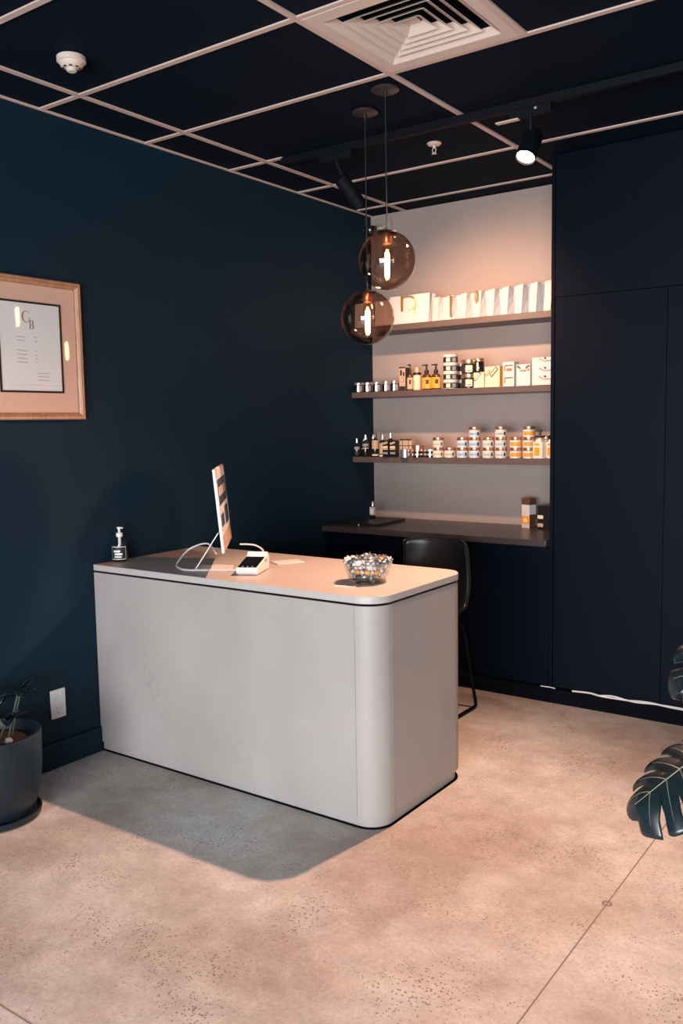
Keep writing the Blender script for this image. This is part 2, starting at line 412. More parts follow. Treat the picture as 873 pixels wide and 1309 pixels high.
# ------------------------------------------------------------------ picture frame on the left wall
pf = thing('picture_frame', 'copper-coloured wooden frame holding a price list on the left wall', 'picture', (0, 0, 0))
Y0, Y1, ZA, ZB = 2.160, 2.732, 1.636, 2.266
fm = MB()
prof = [(0, 0), (0, .022), (.006, .026), (.012, .024), (.017, .027), (.024, .021), (.029, .014), (.032, .014), (.032, 0)]  # inset, height from wall
def frame_ring(mb, y0, y1, za, zb, prof, m=None):
    rings = []
    for ins, x in prof:
        rings.append([mb.b.verts.new(v) for v in ((x, y0+ins, za+ins), (x, y1-ins, za+ins), (x, y1-ins, zb-ins), (x, y0+ins, zb-ins))])
    fs = []
    for A, B in zip(rings, rings[1:]):
        for k in range(4): fs.append(mb.b.faces.new([A[k], A[(k+1)%4], B[(k+1)%4], B[k]]))
    mb._done(fs, m, False)
frame_ring(fm, Y0, Y1, ZA, ZB, prof)
fm.build('moulding', M['frame'], pf)
MB().box(.002, .009, Y0+.028, Y1-.028, ZA+.028, ZB-.028).build('mount_board', M['peach'], pf)
ym0, ym1, zm0, zm1 = 2.292, 2.623, 1.757, 2.160
inner = MB(); frame_ring(inner, ym0, ym1, zm0, zm1, [(0, .0091), (0, .013), (.009, .013), (.009, .0091)])
inner.build('inner_border', M['black'], pf)
doc = MB().box(.009, .0105, ym0+.008, ym1-.008, zm0+.008, zm1-.008).build('price_list', pbr('bright_list_paper', (.88, .86, .85), .7), pf)
# monogram and faint lines of the list
def stroke(mb, pts, w, x=.0109, m=None):
    """flat ribbon in the YZ plane with per-point widths"""
    n = len(pts)
    L_, R_ = [], []
    for i, (y, z) in enumerate(pts):
        a = pts[max(i-1,0)]; b = pts[min(i+1,n-1)]
        d = Vector((b[0]-a[0], b[1]-a[1])).normalized(); nn = Vector((-d.y, d.x))*w[i]/2
        L_.append(mb.b.verts.new((x, y+nn.x, z+nn.y))); R_.append(mb.b.verts.new((x, y-nn.x, z-nn.y)))
    mb._done([mb.b.faces.new([L_[i], L_[i+1], R_[i+1], R_[i]]) for i in range(n-1)], m, False)
mg = MB()
cy, cz, rr = 2.440, 2.092, .025
pts = [(cy+rr*.8*math.cos(a), cz+rr*math.sin(a)) for a in [R(35+ 290*k/24) for k in range(25)]]
stroke(mg, pts, [.0022+.0055*max(0, -math.cos(R(35+290*k/24)))**2 for k in range(25)])
stroke(mg, [(cy+.008, cz-.004), (cy+.021, cz-.004)], [.0012, .0012]); stroke(mg, [(cy+.0145, cz-.004), (cy+.0145, cz-.018)], [.003, .003])
by, bz = 2.458, 2.040
stroke(mg, [(by, bz), (by, bz+.038)], [.0055, .0055])
stroke(mg, [(by-.004, bz), (by+.008, bz)], [.001, .001]); stroke(mg, [(by-.004, bz+.038), (by+.008, bz+.038)], [.001, .001])
for (zc, ra) in ((bz+.0285, .0095), (bz+.0095, .0105)):
    pts = [(by+.006+ra*1.0*math.cos(a), zc+ra*math.sin(a)) for a in [R(-90+180*k/12) for k in range(13)]]
    stroke(mg, pts, [.002+.0045*math.cos(R(-90+180*k/12))**2 for k in range(13)])
mg.build('monogram', M['goldprint'], doc)
def tline(y0, y1, z, w=.0022):
    t_ = MB(); stroke(t_, [(y0, z), (y1, z-.0015)], [w]*2); t_.build('text_line', M['greyprint'], doc)
for z in (2.003, 1.987): tline(2.385, 2.425, z); tline(2.475, 2.490, z)
for z in (1.943, 1.926, 1.909, 1.892): tline(2.385, 2.437, z); tline(2.478, 2.490, z)
for z in (1.845, 1.830, 1.815): tline(2.485, 2.545, z)
tline(2.34, 2.60, 1.792, .0006)
MB().box(.0145, .016, Y0+.030, Y1-.030, ZA+.030, ZB-.030).build('glass_pane', M['picglass'], pf)

# ------------------------------------------------------------------ wall outlet
ol = thing('power_outlet', 'white double power outlet low on the left wall beside the desk', 'outlet', (0, 2.508, .305))
MB().box(.0005, .009, -.041, .041, -.069, .069, bev=.003).build('face_plate', M['white'], ol)
for y in (-.018, .018): MB().box(.008, .012, y-.006, y+.006, .036, .050, bev=.001).build('switch', M['white'], ol)
for y in (-.001,):
    pass
so = MB()
for y0 in (-.002, ):
    for (dy, dz, a) in ((-.012, -.020, .5), (.012, -.020, -.5), (0, -.042, 0)):
        so.box(-.0006, .0006, -.0012, .0012, -.0055, .0055, mat=Matrix.Translation((.0092, dy, dz)) @ Matrix.Rotation(a, 4, 'X'))
so.build('socket_slots', M['greyprint'], ol)

# ------------------------------------------------------------------ pot with plant at the left edge
PX, PY_ = .235, 2.015
pot = thing('plant_pot', 'round navy ceramic pot on a saucer standing by the left wall', 'pot', (PX, PY_, 0))
MB().lathe([(0, 0), (.165, 0), (.178, .008), (.182, .030), (.176, .032), (.170, .016), (0, .014)], seg=48).build('saucer', M['pot'], pot)
MB().lathe([(0, .016), (.140, .016), (.158, .04), (.178, .11), (.190, .20), (.193, .30), (.194, .352), (.190, .360), (.176, .360), (.170, .352), (.168, .30), (0, .295)], seg=56).build('vessel', M['pot'], pot)
MB().lathe([(0, .318), (.08, .322), (.166, .312), (.166, .298), (0, .298)], seg=40).build('soil', M['soil'], pot)
plant = thing('potted_plant', 'dark glossy leafy plant growing in the navy pot at the left edge', 'plant', (PX, PY_, .31))
def simple_leaf(parent, base, tip, wid, bend=.02, up=(0,0,1)):
    b0, t0 = Vector(base), Vector(tip); d = t0-b0; L_ = d.length; d.normalize()
    side = d.cross(Vector(up)).normalized(); nrm = side.cross(d)
    m = MB(); rows = []
    for i in range(11):
        t = i/10; w = wid*math.sin(PI*min(1, t*.97+.03))**.7*(1-.25*t)
        c = b0 + d*L_*t + nrm*(bend*math.sin(PI*t))
        rows.append([m.b.verts.new(c + side*w*s_ + nrm*abs(s_)*w*.35) for s_ in (-1, -.5, 0, .5, 1)])
    m._done([m.b.faces.new([rows[i][k], rows[i][k+1], rows[i+1][k+1], rows[i+1][k]]) for i in range(10) for k in range(4)], None, True)
    o = m.build('leaf', M['leaf'], parent)
    sd = o.modifiers.new('s', 'SOLIDIFY'); sd.thickness = .0012
st = MB()
for k in range(10):
    a = 2*PI*k/10 + .3; r0 = .03 + .03*(k % 3); L1 = .10 + .035*((k*7) % 4)
    b0 = Vector((r0*math.cos(a), r0*math.sin(a), 0)); t0 = b0 + Vector((.05*math.cos(a), .05*math.sin(a), L1))
    st.tube([b0, (b0+t0)/2 + Vector((0,0,.01)), t0], .0035, seg=6)
    for q in (-.9, 0, .9):
        dirv = Vector((math.cos(a+q), math.sin(a+q), .35 if q else .8)).normalized()
        simple_leaf(plant, t0 - Vector((0,0,.02*abs(q))), t0 + dirv*(.07+.02*((k+1) % 3)), .024, .012)
st.build('stems', M['stem'], plant)
pb = MB(); pb.lathe([(0, -.016), (.012, -.012), (.017, 0), (.012, .012), (0, .016)], seg=14)
pbo = pb.build('pebble', M['stone'], None, loc=(PX+.085, PY_+.02, .332)); tag(pbo, 'small pale glossy pebble on the soil of the navy pot', 'pebble')

# ------------------------------------------------------------------ monstera at the right edge
mp_ = thing('monstera_pot', 'black tub at the right, holding the large split-leaf plant', 'pot', (3.32, 2.35, 0))
MB().lathe([(0, 0), (.15, 0), (.17, .02), (.20, .38), (.205, .40), (.19, .40), (.185, .36), (0, .35)], seg=40).build('vessel', M['pot'], mp_)
MB().lathe([(0, .362), (.183, .358), (.183, .35), (0, .35)], seg=32).build('soil', M['soil'], mp_)
mon = thing('monstera', 'large split-leaf plant whose leaves hang in at the right edge', 'plant', (3.32, 2.35, .36))
def monstera_leaf(base, tip, wid, nrm, droop=.03, curl=.35):
    """broad heart-shaped blade with curved slits between the side veins"""
    b0, t0 = Vector(base), Vector(tip); d = t0-b0; L_ = d.length; d.normalize()
    nrm = Vector(nrm); nrm = (nrm - d*nrm.dot(d)).normalized(); side = d.cross(nrm)
    m = MB(); NT = 14
    bounds = (0, .17, .34, .51, .68, 1.0)
    def half(u):      # half width along the blade
        return wid*(math.sin(PI*min(1, (u*.84+.16)))**.5)*(1-.30*u) if u < 1 else 0
    def P(u, t, sgn):
        a = R(100 - 62*u)                       # vein angle from the midrib
        ln = half(u)*(.98) + .001
        x = u*L_ + math.cos(a)*ln*t + .05*wid*t*t - (.20*wid*t if u < .12 else 0)*(1-u/.12 if u < .12 else 0)
        y = math.sin(a)*ln*t
        up = -curl*wid*(t**2)
        return b0 + d*x + side*(sgn*y) + nrm*(up) - Vector((0,0,droop*(x/L_)**2))
    for sgn in (-1, 1):
        for ua, ub in zip(bounds, bounds[1:]):
            NU = 10; um = (ua+ub)/2; last = ub == 1.0
            def Q(i, j):
                x_ = -1 + 2*i/NU; t = j/NT
                q = max(0, min(1, (t-.42)/.3)); gap = .20*q*q*(3-2*q)
                k = 1-gap if not (last and x_ > 0) and not (ua == 0 and x_ < 0) else 1
                return P(um + (ub-ua)/2*x_*k, t*(1-(.07*abs(x_)**3*t if not last else 0)), sgn) + nrm*(.006*(1-x_*x_)*t)
            g = [[m.b.verts.new(Q(i, j)) for j in range(NT+1)] for i in range(NU+1)]
            m._done([m.b.faces.new([g[i][j], g[i+1][j], g[i+1][j+1], g[i][j+1]]) for i in range(NU) for j in range(NT)], None, True)
    bmesh.ops.delete(m.b, geom=[v for v in m.b.verts if not v.link_faces], context='VERTS')
    bmesh.ops.remove_doubles(m.b, verts=m.b.verts, dist=.0004)
    o = m.build('leaf', M['leaf'], mon, recalc=True)
    sd = o.modifiers.new('s', 'SOLIDIFY'); sd.thickness = .0014; sd.offset = 0
    v = MB()
    v.tube([P(u/12, 0, 1) + nrm*.0012 for u in range(0, 13)], [.0026-.0019*u/12 for u in range(13)], seg=6)
    for sgn in (-1, 1):
        for um in (.085, .255, .425, .595, .80):
            v.tube([P(um, t, sgn) + nrm*(.0014+.006*t) for t in (0, .2, .4, .6, .8)], [.0012, .0010, .0008, .0006, .0004], seg=5)
    v.build('midrib', M['vein'], o)
    return o
def petiole(pts):
    MB().tube(smooth_curve(pts), .0045, seg=8).build('petiole', M['stem'], mon)
monstera_leaf((-.318, -.242, .482), (-.463, -.352, .352), .15, (-.45, -.62, .65), droop=.01)
petiole([(0, 0, 0), (-.10, -.05, .30), (-.24, -.16, .49), (-.318, -.242, .482)])
monstera_leaf((-.215, -.22, .81), (-.372, -.33, .63), .13, (-.1, -.85, .4), droop=.01)
petiole([(0, 0, 0), (-.06, -.08, .45), (-.18, -.18, .80), (-.215, -.22, .81)])
for (b_, t_, nn) in (((.12,-.1,.75), (.35,-.25,.68), (.2,-.3,.9)), ((.05,.15,.85), (.12,.40,.80), (0,.3,.9)), ((.1,.02,1.0), (.3,.1,.9), (.3,0,.9))):
    monstera_leaf(b_, t_, .14, nn); petiole([(0,0,0), (b_[0]*.4, b_[1]*.4, b_[2]*.7), b_])
MB().tube([(0,0,-.02), (.01,.0,.12), (0,.01,.25)], [.014,.012,.008], seg=10).build('trunk', M['stem'], mon)

# ------------------------------------------------------------------ chair behind the desk
ch = thing('desk_chair', 'black leather bucket chair with sled tube legs behind the reception desk', 'chair', (1.05, 4.10, 0))
def shell():
    # surface param: v from seat front to back top, u across
    prof = [(-.27, .50), (-.22, .515), (-.08, .505), (.06, .50), (.13, .525), (.175, .60), (.20, .70), (.215, .80), (.225, .88), (.226, .945)]
    rows = []
    m = MB()
    for i, (y, z) in enumerate(prof):
        t = i/(len(prof)-1); w = .20 + .012*math.sin(PI*t)
        row = []
        for k in range(13):
            u = -1+2*k/12
            lift = .12*abs(u)**3*(math.sin(PI*min(1, t*1.25))**1.2 if t < .8 else 0)
            fwd = -.075*abs(u)**2.5*(max(0, (t-.35)/.65))
            zz = z + lift*(1-t) - (.018*abs(u)**6 if i == len(prof)-1 else 0)
            row.append(m.b.verts.new((u*w*(1-.06*max(0, t-.6)), y+fwd, zz)))
        rows.append(row)
    m._done([m.b.faces.new([rows[i][k], rows[i][k+1], rows[i+1][k+1], rows[i+1][k]]) for i in range(len(rows)-1) for k in range(12)], None, True)
    edge = [v.co.copy() for v in rows[0]] + [r[-1].co.copy() for r in rows[1:]] + [v.co.copy() for v in rows[-1][::-1][1:]] + [r[0].co.copy() for r in rows[::-1][1:]]
    return m, edge
m, edge = shell()
so_ = m.build('seat_shell', M['leather'], ch)
sd = so_.modifiers.new('s', 'SOLIDIFY'); sd.thickness = .022; sd.offset = 0
sb = so_.modifiers.new('ss', 'SUBSURF'); sb.levels = 2; sb.render_levels = 2
MB().tube(smooth_curve(edge, 3), .006, seg=8).build('piping', M['leather'], so_)
stt = MB()
stt.tube([e_+Vector((0, .012, 0)) for e_ in smooth_curve(edge, 3)], .0009, seg=4)
stt.build('stitching', M['stitch'], so_)
for s_ in (-1, 1):
    MB().tube(smooth_curve([(s_*.15, .10, .49), (s_*.19, .13, .47), (s_*.205, .19, .20), (s_*.215, .225, .04), (s_*.217, .21, .014), (s_*.217, .10, .012), (s_*.217, -.15, .012), (s_*.217, -.24, .012), (s_*.215, -.255, .04), (s_*.20, -.21, .25), (s_*.18, -.16, .47), (s_*.15, -.12, .49)], 6), .0095, seg=10).build('leg', M['blackm'], ch)
MB().tube([(-.208, .19, .20), (.208, .19, .20)], .008, seg=8).build('stretcher', M['blackm'], ch)
MB().tube([(-.16, .10, .488), (.16, .10, .488)], .008, seg=8).build('seat_rail', M['blackm'], ch)
MB().tube([(-.16, -.12, .488), (.16, -.12, .488)], .008, seg=8).build('seat_rail', M['blackm'], ch)

# ------------------------------------------------------------------ computer on the desk
SC = Vector((.637, 3.006, 1.224)); SYAW, TILT = .686, .087
comp = thing('desktop_computer', 'slim white all-in-one computer seen edge-on at the back of the desk', 'computer', (SC.x, SC.y, HD), SYAW)
zc = SC.z - HD
T = Matrix.Translation((0, 0, zc)) @ Matrix.Rotation(-TILT, 4, 'Y')
MB().box(-.0115, .0, -.2735, .2735, -.185, .185, bev=.003, mat=T).build('display_housing', M['white'], comp)
MB().box(.0, .0012, -.272, .272, -.183, -.112, mat=T).build('chin', M['chin'], comp)
MB().box(.0, .0012, -.272, .272, -.110, .183, mat=T).build('bezel', M['white'], comp)
scr = MB().box(.0012, .002, -.258, .258, -.100, .170, mat=T).build('screen', M['screenoff'], comp)
ui = MB()
ui.box(.002, .0024, -.24, .24, .02, .135, mat=T); ui.box(.002, .0024, -.24, -.06, -.075, -.02, mat=T); ui.box(.002, .0024, .0, .22, -.085, .0, mat=T)
ui.build('page_blocks', M['screendark'], scr)
for k in range(4): MB().box(.0024, .0027, -.20+.1*k, -.14+.1*k, .06, .10, mat=T).build('page_tile', M['white'], scr)
stn = MB()
stn.box(-.145, .035, -.07, .07, 0, .004, bev=.0015)
stn.box(-.002, .002, -.065, .065, 0, .20, mat=Matrix.Translation((-.135, 0, .002)) @ Matrix.Rotation(.58, 4, 'Y'))
stn.build('stand', M['white'], comp)
cbl = MB().tube(smooth_curve([(.60, 2.985, 1.00), (.50, 3.03, 1.035), (.38, 3.03, 1.0), (.40, 2.93, .95), (.455, 2.875, .940), (.54, 2.845, .938), (.62, 2.885, .938), (.70, 2.92, .938), (.768, 2.945, .940)], 8), .0042, seg=8).build('looped_cable', M['cable'])
tag(cbl, 'white cable looping left from the computer across the desk top', 'cable')
cb2 = MB().tube(smooth_curve([(.655, 3.09, 1.035), (.71, 3.13, 1.03), (.77, 3.12, 1.012), (.795, 3.085, .995), (.797, 3.075, .985)], 8), .004, seg=8).build('short_cable', M['cable'])
tag(cb2, 'white cable running right from the computer into the card terminal', 'cable')

# card terminal: a white wedge with dark touch screen
pos = thing('card_terminal', 'white wedge-shaped card terminal with dark touch screen on the desk', 'payment terminal', (.835, 2.975, HD), R(24))
def wedge(mb, w, side, z_off=0, m=None):
    A = [mb.b.verts.new((-w, y, z)) for y, z in side]; B = [mb.b.verts.new((w, y, z)) for y, z in side]
    n_ = len(side)
    fs = [mb.b.faces.new([A[k], A[(k+1)%n_], B[(k+1)%n_], B[k]]) for k in range(n_)] + [mb.b.faces.new(A[::-1]), mb.b.faces.new(B)]
    mb._done(fs, m, False)
b1 = MB(); wedge(b1, .050, [(-.088, .004), (-.10, .026), (-.098, .034), (.085, .070), (.10, .064), (.10, .050), (.085, .004)])
bo = b1.build('body', M['white'], pos); bb = bo.modifiers.new('b', 'BEVEL'); bb.width = .005; bb.segments = 3
b2 = MB(); wedge(b2, .043, [(-.082, 0), (-.082, .016), (.078, .03), (.078, 0)]); b2.build('base', M['tan'], pos)  # tan colour stands in for shade on the white terminal's lower side
ang = math.atan2(.036, .183)
TS = Matrix.Translation((0, -.098, .0342)) @ Matrix.Rotation(ang, 4, 'X')
MB().box(-.044, .044, .006, .145, .000, .0016, bev=.0006, mat=TS).build('screen', M['posdark'], pos)
dd = MB()
for k in range(3): dd.box(-.024+.022*k, -.018+.022*k, .014, .018, .0016, .002, mat=TS)
dd.build('screen_icons', M['white'], pos)
MB().tube([(-.046, .080, .067), (.046, .080, .067)], .015, seg=16).build('paper_roll_cover', M['white'], pos)
MB().box(.0502, .0512, .02, .05, .045, .055).build('side_mark', M['greyprint'], pos)
pad = MB().box(-.07, .07, -.045, .045, 0, .006, bev=.002).build('flat_pad', M['white'], loc=(.80, 3.265, HD)); pad.rotation_euler = (0, 0, R(62))
tag(pad, 'thin pale flat pad lying on the desk behind the card terminal', 'pad')

# soap bottle
sp = thing('soap_dispenser', 'clear hand-soap bottle with white pump at the left end of the desk', 'bottle', (.047, 2.882, HD))
MB().lathe([(0, .0), (.034, .0), (.038, .004), (.038, .082), (.036, .096), (.028, .112), (.016, .122), (.014, .128)], seg=32).build('bottle', M['glass'], sp)
MB().lathe([(0, .004), (.0345, .004), (.0345, .078), (0, .078)], seg=28).build('liquid', glassy('clear_soap', (.80, .84, .86)), sp)
lb = MB().lathe([(.0388, .014), (.0388, .078)], a0=R(-115), a1=R(5), seg=18).build('label', M['print'], sp)
lf = MB()
for z0, z1 in ((.014, .017), (.075, .078)): lf.lathe([(.0392, z0), (.0392, z1)], a0=R(-115), a1=R(5), seg=18)
for a in (-115, 2): lf.lathe([(.0392, .014), (.0392, .078)], a0=R(a), a1=R(a+3), seg=2)
for (z0, z1, a, b_) in ((.050, .060, -90, -40), (.036, .046, -82, -25), (.024, .031, -85, -30)): lf.lathe([(.0392, z0), (.0392, z1)], a0=R(a), a1=R(b_), seg=8)
lf.build('label_print', M['white'], lb)
pm_ = MB(); pm_.lathe([(0, .124), (.016, .124), (.0165, .142), (.010, .145), (.006, .146), (.006, .162), (.011, .163), (.011, .172), (0, .173)], seg=20)
pm_.box(-.004, .024, -.0045, .0045, .164, .172, bev=.001)
pm_.tube([(0,0,.02), (0,0,.124)], .0045, seg=8); pm_.lathe([(.0, .075), (.007, .08), (.008, .124), (0, .124)], seg=12)
pm_.build('pump', M['white'], sp)

# glass bowl of wrapped sweets
BX, BY = 1.417, 3.040
bowl = thing('glass_bowl', 'clear glass bowl near the rounded corner, full of wrapped sweets', 'bowl', (BX, BY, HD))
MB().lathe([(0, .003), (.072, .003), (.078, .008), (.092, .040), (.103, .078), (.106, .088), (.1035, .088), (.0995, .076), (.088, .040), (.074, .0095), (0, .008)], seg=48).build('vessel', M['glass'], bowl)
MB().lathe([(.060, .0), (.078, .0), (.079, .006), (.060, .004), (.060, 0)], seg=40).build('foot_ring', M['glass'], bowl)
def sweet(matl, wrap, lab):
    o = thing('wrapped_sweet', lab, 'sweet', (0,0,0), 0, 'wrapped sweets in the glass bowl')
    b = MB(); Mx = Matrix.Rotation(PI/2, 4, 'Y')
    b.lathe([(0, -.014), (.008, -.012), (.0115, -.005), (.0115, .005), (.008, .012), (0, .014)], seg=10, mat=Mx); b.build('sweet_body', matl, o)
    for sg in (-1, 1):
        f = MB(); ring = []
        c0 = f.b.verts.new((sg*.011, 0, 0))
        for k in range(9):
            a = 2*PI*k/8; rad = .013 if k % 2 else .009
            ring.append(f.b.verts.new((sg*(.024+(.004 if k % 2 else 0)), rad*math.cos(a), rad*.7*math.sin(a))))
        for k in range(8): f._done([f.b.faces.new([c0, ring[k], ring[k+1]])], None, False)
        f.build('wrapper_twist', wrap, o)
    return o
protos = [sweet(M['foil'], M['foil'], 'silver foil wrapped sweet heaped in the glass bowl'), sweet(M['darkfoil'], M['foil'], 'dark grey wrapped sweet heaped in the glass bowl'),
          sweet(M['whitewrap'], M['whitewrap'], 'white wrapped sweet heaped in the glass bowl'), sweet(M['amber'], M['whitewrap'], 'amber sweet in a pale wrapper in the glass bowl')]
used = [0]*4; cnt = 0
spots = []
for (z, rads) in ((.026, ((0, 1), (.045, 6))), (.048, ((.0, 1), (.038, 5), (.068, 10))), (.070, ((.0, 1), (.038, 6), (.076, 12))), (.090, ((.02, 3), (.058, 8), (.088, 13))), (.104, ((.03, 4),))):
    for rad, n_ in rads:
        for k in range(n_):
            a = 2*PI*k/n_ + z*70
            spots.append((rad*math.cos(a), rad*math.sin(a), z, a))
for (x, y, z, a) in spots:
    kind = (3 if z < .06 and random.random() < .4 else random.choice([0, 0, 0, 1, 1, 2, 3] if cnt % 3 else [0, 1, 2]))
    o = protos[kind] if not used[kind] else dup(protos[kind], (0,0,0))
    used[kind] = 1; cnt += 1
    o.location = (BX+x+random.uniform(-.003,.003), BY+y+random.uniform(-.003,.003), HD+z)
    tang = a + PI/2 if math.hypot(x, y) > .05 else random.uniform(0, PI)
    o.rotation_euler = (random.uniform(-1,1), random.uniform(-.35,.35), tang + random.uniform(-.3,.3))
card = MB().box(-.045, .045, -.012, .012, 0, .003, bev=.001).build('small_card', M['white'], loc=(1.402, 2.892, HD)); card.rotation_euler = (0,0,R(14))
tag(card, 'small white strip lying on the desk in front of the glass bowl', 'card')

# ------------------------------------------------------------------ things on the back worktop
ZBn = .928
lp = thing('closed_laptop', 'thin closed black laptop at the left end of the back worktop', 'laptop', (.19, 4.90, ZBn), R(4))
MB().box(-.17, .17, -.19, .19, 0, .010, bev=.003).build('base', M['black'], lp)
MB().box(-.17, .17, -.19, .19, .0115, .018, bev=.003).build('lid', M['black'], lp)
MB().box(.02, .028, -.1915, -.190, .004, .010).build('port', M['white'], lp)
pfm = thing('perfume_bottle', 'small clear glass spray bottle standing on the closed laptop', 'bottle', (.155, 4.99, ZBn+.018))
MB().box(-.022, .022, -.014, .014, 0, .085, bev=.004).build('bottle', M['glass'], pfm)
MB().box(-.0185, .0185, -.010, .010, .006, .022, bev=.003).build('perfume', M['darkjar'], pfm)
MB().lathe([(0, .085), (.009, .085), (.009, .112), (.007, .116), (0, .116)], seg=14).build('spray_cap', M['silver'], pfm)
MB().box(-.014, .014, -.0146, -.0141, .03, .07).build('label', M['white'], pfm)
MB().box(-.0195, .0195, -.0115, .0115, .022, .080, bev=.003).build('frosted_inner', pbr('frosted_glass', (.5, .5, .5), .2), pfm)
bxo = thing('product_carton', 'upright white and orange carton with brown top on the back worktop', 'box', (1.228, 5.130, ZBn), R(-22))
MB().box(-.034, .034, -.028, .028, 0, .165, bev=.001).build('carton', M['paper'], bxo)
MB().box(-.0345, .0345, -.0285, .0285, .145, .185, bev=.001).build('top_band', M['brownprint'], bxo)
MB().box(-.033, .033, -.0288, -.0282, .025, .075).build('front_print', M['orange'], bxo)
MB().box(-.015, .015, -.0294, -.0288, .035, .06).build('front_emblem', M['cream'], bxo)
MB().box(.0342, .035, -.027, .027, .0, .085).build('side_print', M['brownprint'], bxo)
bbk = thing('black_carton', 'black carton with two pale bands at the right end of the back worktop', 'box', (1.372, 5.105, ZBn), R(-8))
MB().box(-.055, .055, -.04, .04, 0, .148, bev=.0015).build('carton', M['black'], bbk)
for z in (.016, .066): MB().box(-.056, -.018, -.0408, -.0402, z, z+.022).build('band', M['tan'] if z < .05 else M['cream'], bbk)

# ------------------------------------------------------------------ shelf goods
CAM = R(-54)          # goods are turned to face the room
YS = 5.018
def arc(r, z0, z1, a, b, m, name, parent, seg=8):
    return MB().lathe([(r, z0), (r, z1)], a0=R(a), a1=R(b), seg=seg).build(name, m, parent)
def jar(name, lab, grp, loc, r, h, body, lidm, lidh, bands, kind='jar', rz=0):
    """bands: list of (z0,z1,a0,a1,material)"""
    o = thing(name, lab, kind, loc, rz, grp)
    hb = h - lidh
    MB().lathe([(0, 0), (r*.92, 0), (r*.97, .002), (r*.97, hb-.003), (r*.9, hb), (0, hb)], seg=20).build('jar_body', body, o)
    MB().lathe([(0, hb), (r*.98, hb), (r, hb+.0015), (r, h-.002), (r*.95, h), (0, h)], seg=20).build('lid', lidm, o)
    lb = None
    for i, (z0, z1, a0, a1, mm) in enumerate(bands):
        if lb is None: lb = arc(r*.985, z0, z1, a0, a1, mm, 'label', o)
        else: arc(r*.985+.0008*i, z0, z1, a0, a1, mm, 'label_print', lb)
    return o

# middle shelf: five small silver-lidded jars
names5 = ['leftmost of the five small silver-lidded jars', 'second from left of the five small silver-lidded jars', 'middle one of the five small silver-lidded jars',
          'second from right of the five small silver-lidded jars', 'rightmost of the five small silver-lidded jars']
j0 = None
for k, x in enumerate((.034, .106, .181, .256, .322)):
    lab = names5[k] + ' on the middle shelf'
    if j0 is None:
        j0 = jar('cosmetic_jar', lab, 'small silver-lidded jars on the middle shelf', (x, YS, Z2), .032, .066, M['darkjar'], M['silver'], .016,
                 [(.004, .046, -75, -5, M['silver']), (.006, .044, -40, -12, M['greyprint'])])
    else: dup(j0, (x, YS, Z2), 0, lab)
# tall patterned carton, pump bottle, cream bottle
o = thing('patterned_carton', 'tall narrow tan carton with black pattern on the middle shelf', 'box', (.392, YS+.01, Z2), R(-10))
MB().box(-.026, .026, -.02, .02, 0, .155, bev=.001).build('carton', M['tan'], o)
p_ = MB()
for z0, z1, x0, x1 in ((.147, .155, -.026, .026), (.10, .135, -.018, -.002), (.095, .12, .006, .02), (.0, .03, -.026, .026)): p_.box(x0, x1, -.0208, -.0202, z0, z1)
p_.box(.0262, .0268, -.018, .018, .0, .15)
p_.lathe([(0, -.0006), (.014, -.0006), (.014, .0), (0, 0)], seg=16, mat=Matrix.Translation((0, -.0212, .07)) @ Matrix.Rotation(PI/2, 4, 'X'))
p_.build('carton_print', M['print'], o)
MB().lathe([(0, -.0006), (.010, -.0006), (.010, .0), (0, 0)], seg=16, mat=Matrix.Translation((0, -.0220, .07)) @ Matrix.Rotation(PI/2, 4, 'X')).build('carton_emblem', M['cream'], o)
def pump_bottle(name, lab, grp, loc, r, hb, body, labm, cap=M['black'], rz=0, ph=.05, flat=.62, nozzle=True, printm=None, lz=(.08, .72)):
    o = thing(name, lab, 'bottle', loc, rz, grp)
    S = Matrix.Diagonal((1, flat, 1, 1))
    MB().lathe([(0, 0), (r*.94, 0), (r, .004), (r, hb*.74), (r*.86, hb*.86), (r*.42, hb*.96), (r*.36, hb), (0, hb)], seg=20, mat=S).build('bottle_body', body, o)
    l_ = MB().lathe([(r*1.02, hb*lz[0]), (r*1.02, hb*lz[1])], seg=20, mat=S).build('label', labm, o)
    if printm:
        MB().lathe([(r*1.05, hb*.34), (r*1.05, hb*.60)], a0=R(-80), a1=R(-45), seg=5, mat=S).build('label_print', printm, l_)
    pc = MB(); pc.lathe([(0, hb), (r*.42, hb), (r*.42, hb+ph*.3), (r*.2, hb+ph*.36), (r*.16, hb+ph*.8), (r*.3, hb+ph*.82), (r*.3, hb+ph), (0, hb+ph)], seg=14)
    if nozzle: pc.box(-r*.9, 0, -r*.12, r*.12, hb+ph*.84, hb+ph*.98)
    pc.build('pump', cap, o)
    return o
pump_bottle('slim_bottle', 'slim dark pump bottle with tan label beside the patterned carton', None, (.447, YS-.005, Z2), .021, .115, M['brown'], M['tan'], ph=.055, flat=1, printm=M['print'])
o = thing('cream_bottle', 'cream bottle with black collar and tan cap on the middle shelf', 'bottle', (.497, YS, Z2), 0)
MB().lathe([(0, 0), (.024, 0), (.026, .004), (.026, .092), (.018, .100), (0, .100)], seg=20).build('bottle_body', M['cream'], o)
MB().lathe([(0, .100), (.027, .100), (.028, .110), (.020, .114), (0, .114)], seg=20).build('collar', M['black'], o)
MB().lathe([(0, .114), (.016, .114), (.018, .145), (.012, .150), (0, .150)], seg=16).build('cap', M['tan'], o)
pump_bottle('amber_bottle', 'left of two brown pump bottles with yellow labels on the middle shelf', 'yellow-labelled pump bottles', (.567, YS, Z2), .034, .108, M['brown'], M['yellow'], printm=M['print'], ph=.055)
pump_bottle('amber_bottle', 'right of two brown pump bottles with yellow labels on the middle shelf', 'yellow-labelled pump bottles', (.636, YS, Z2), .034, .108, M['brown'], M['yellow'], printm=M['print'], ph=.055)
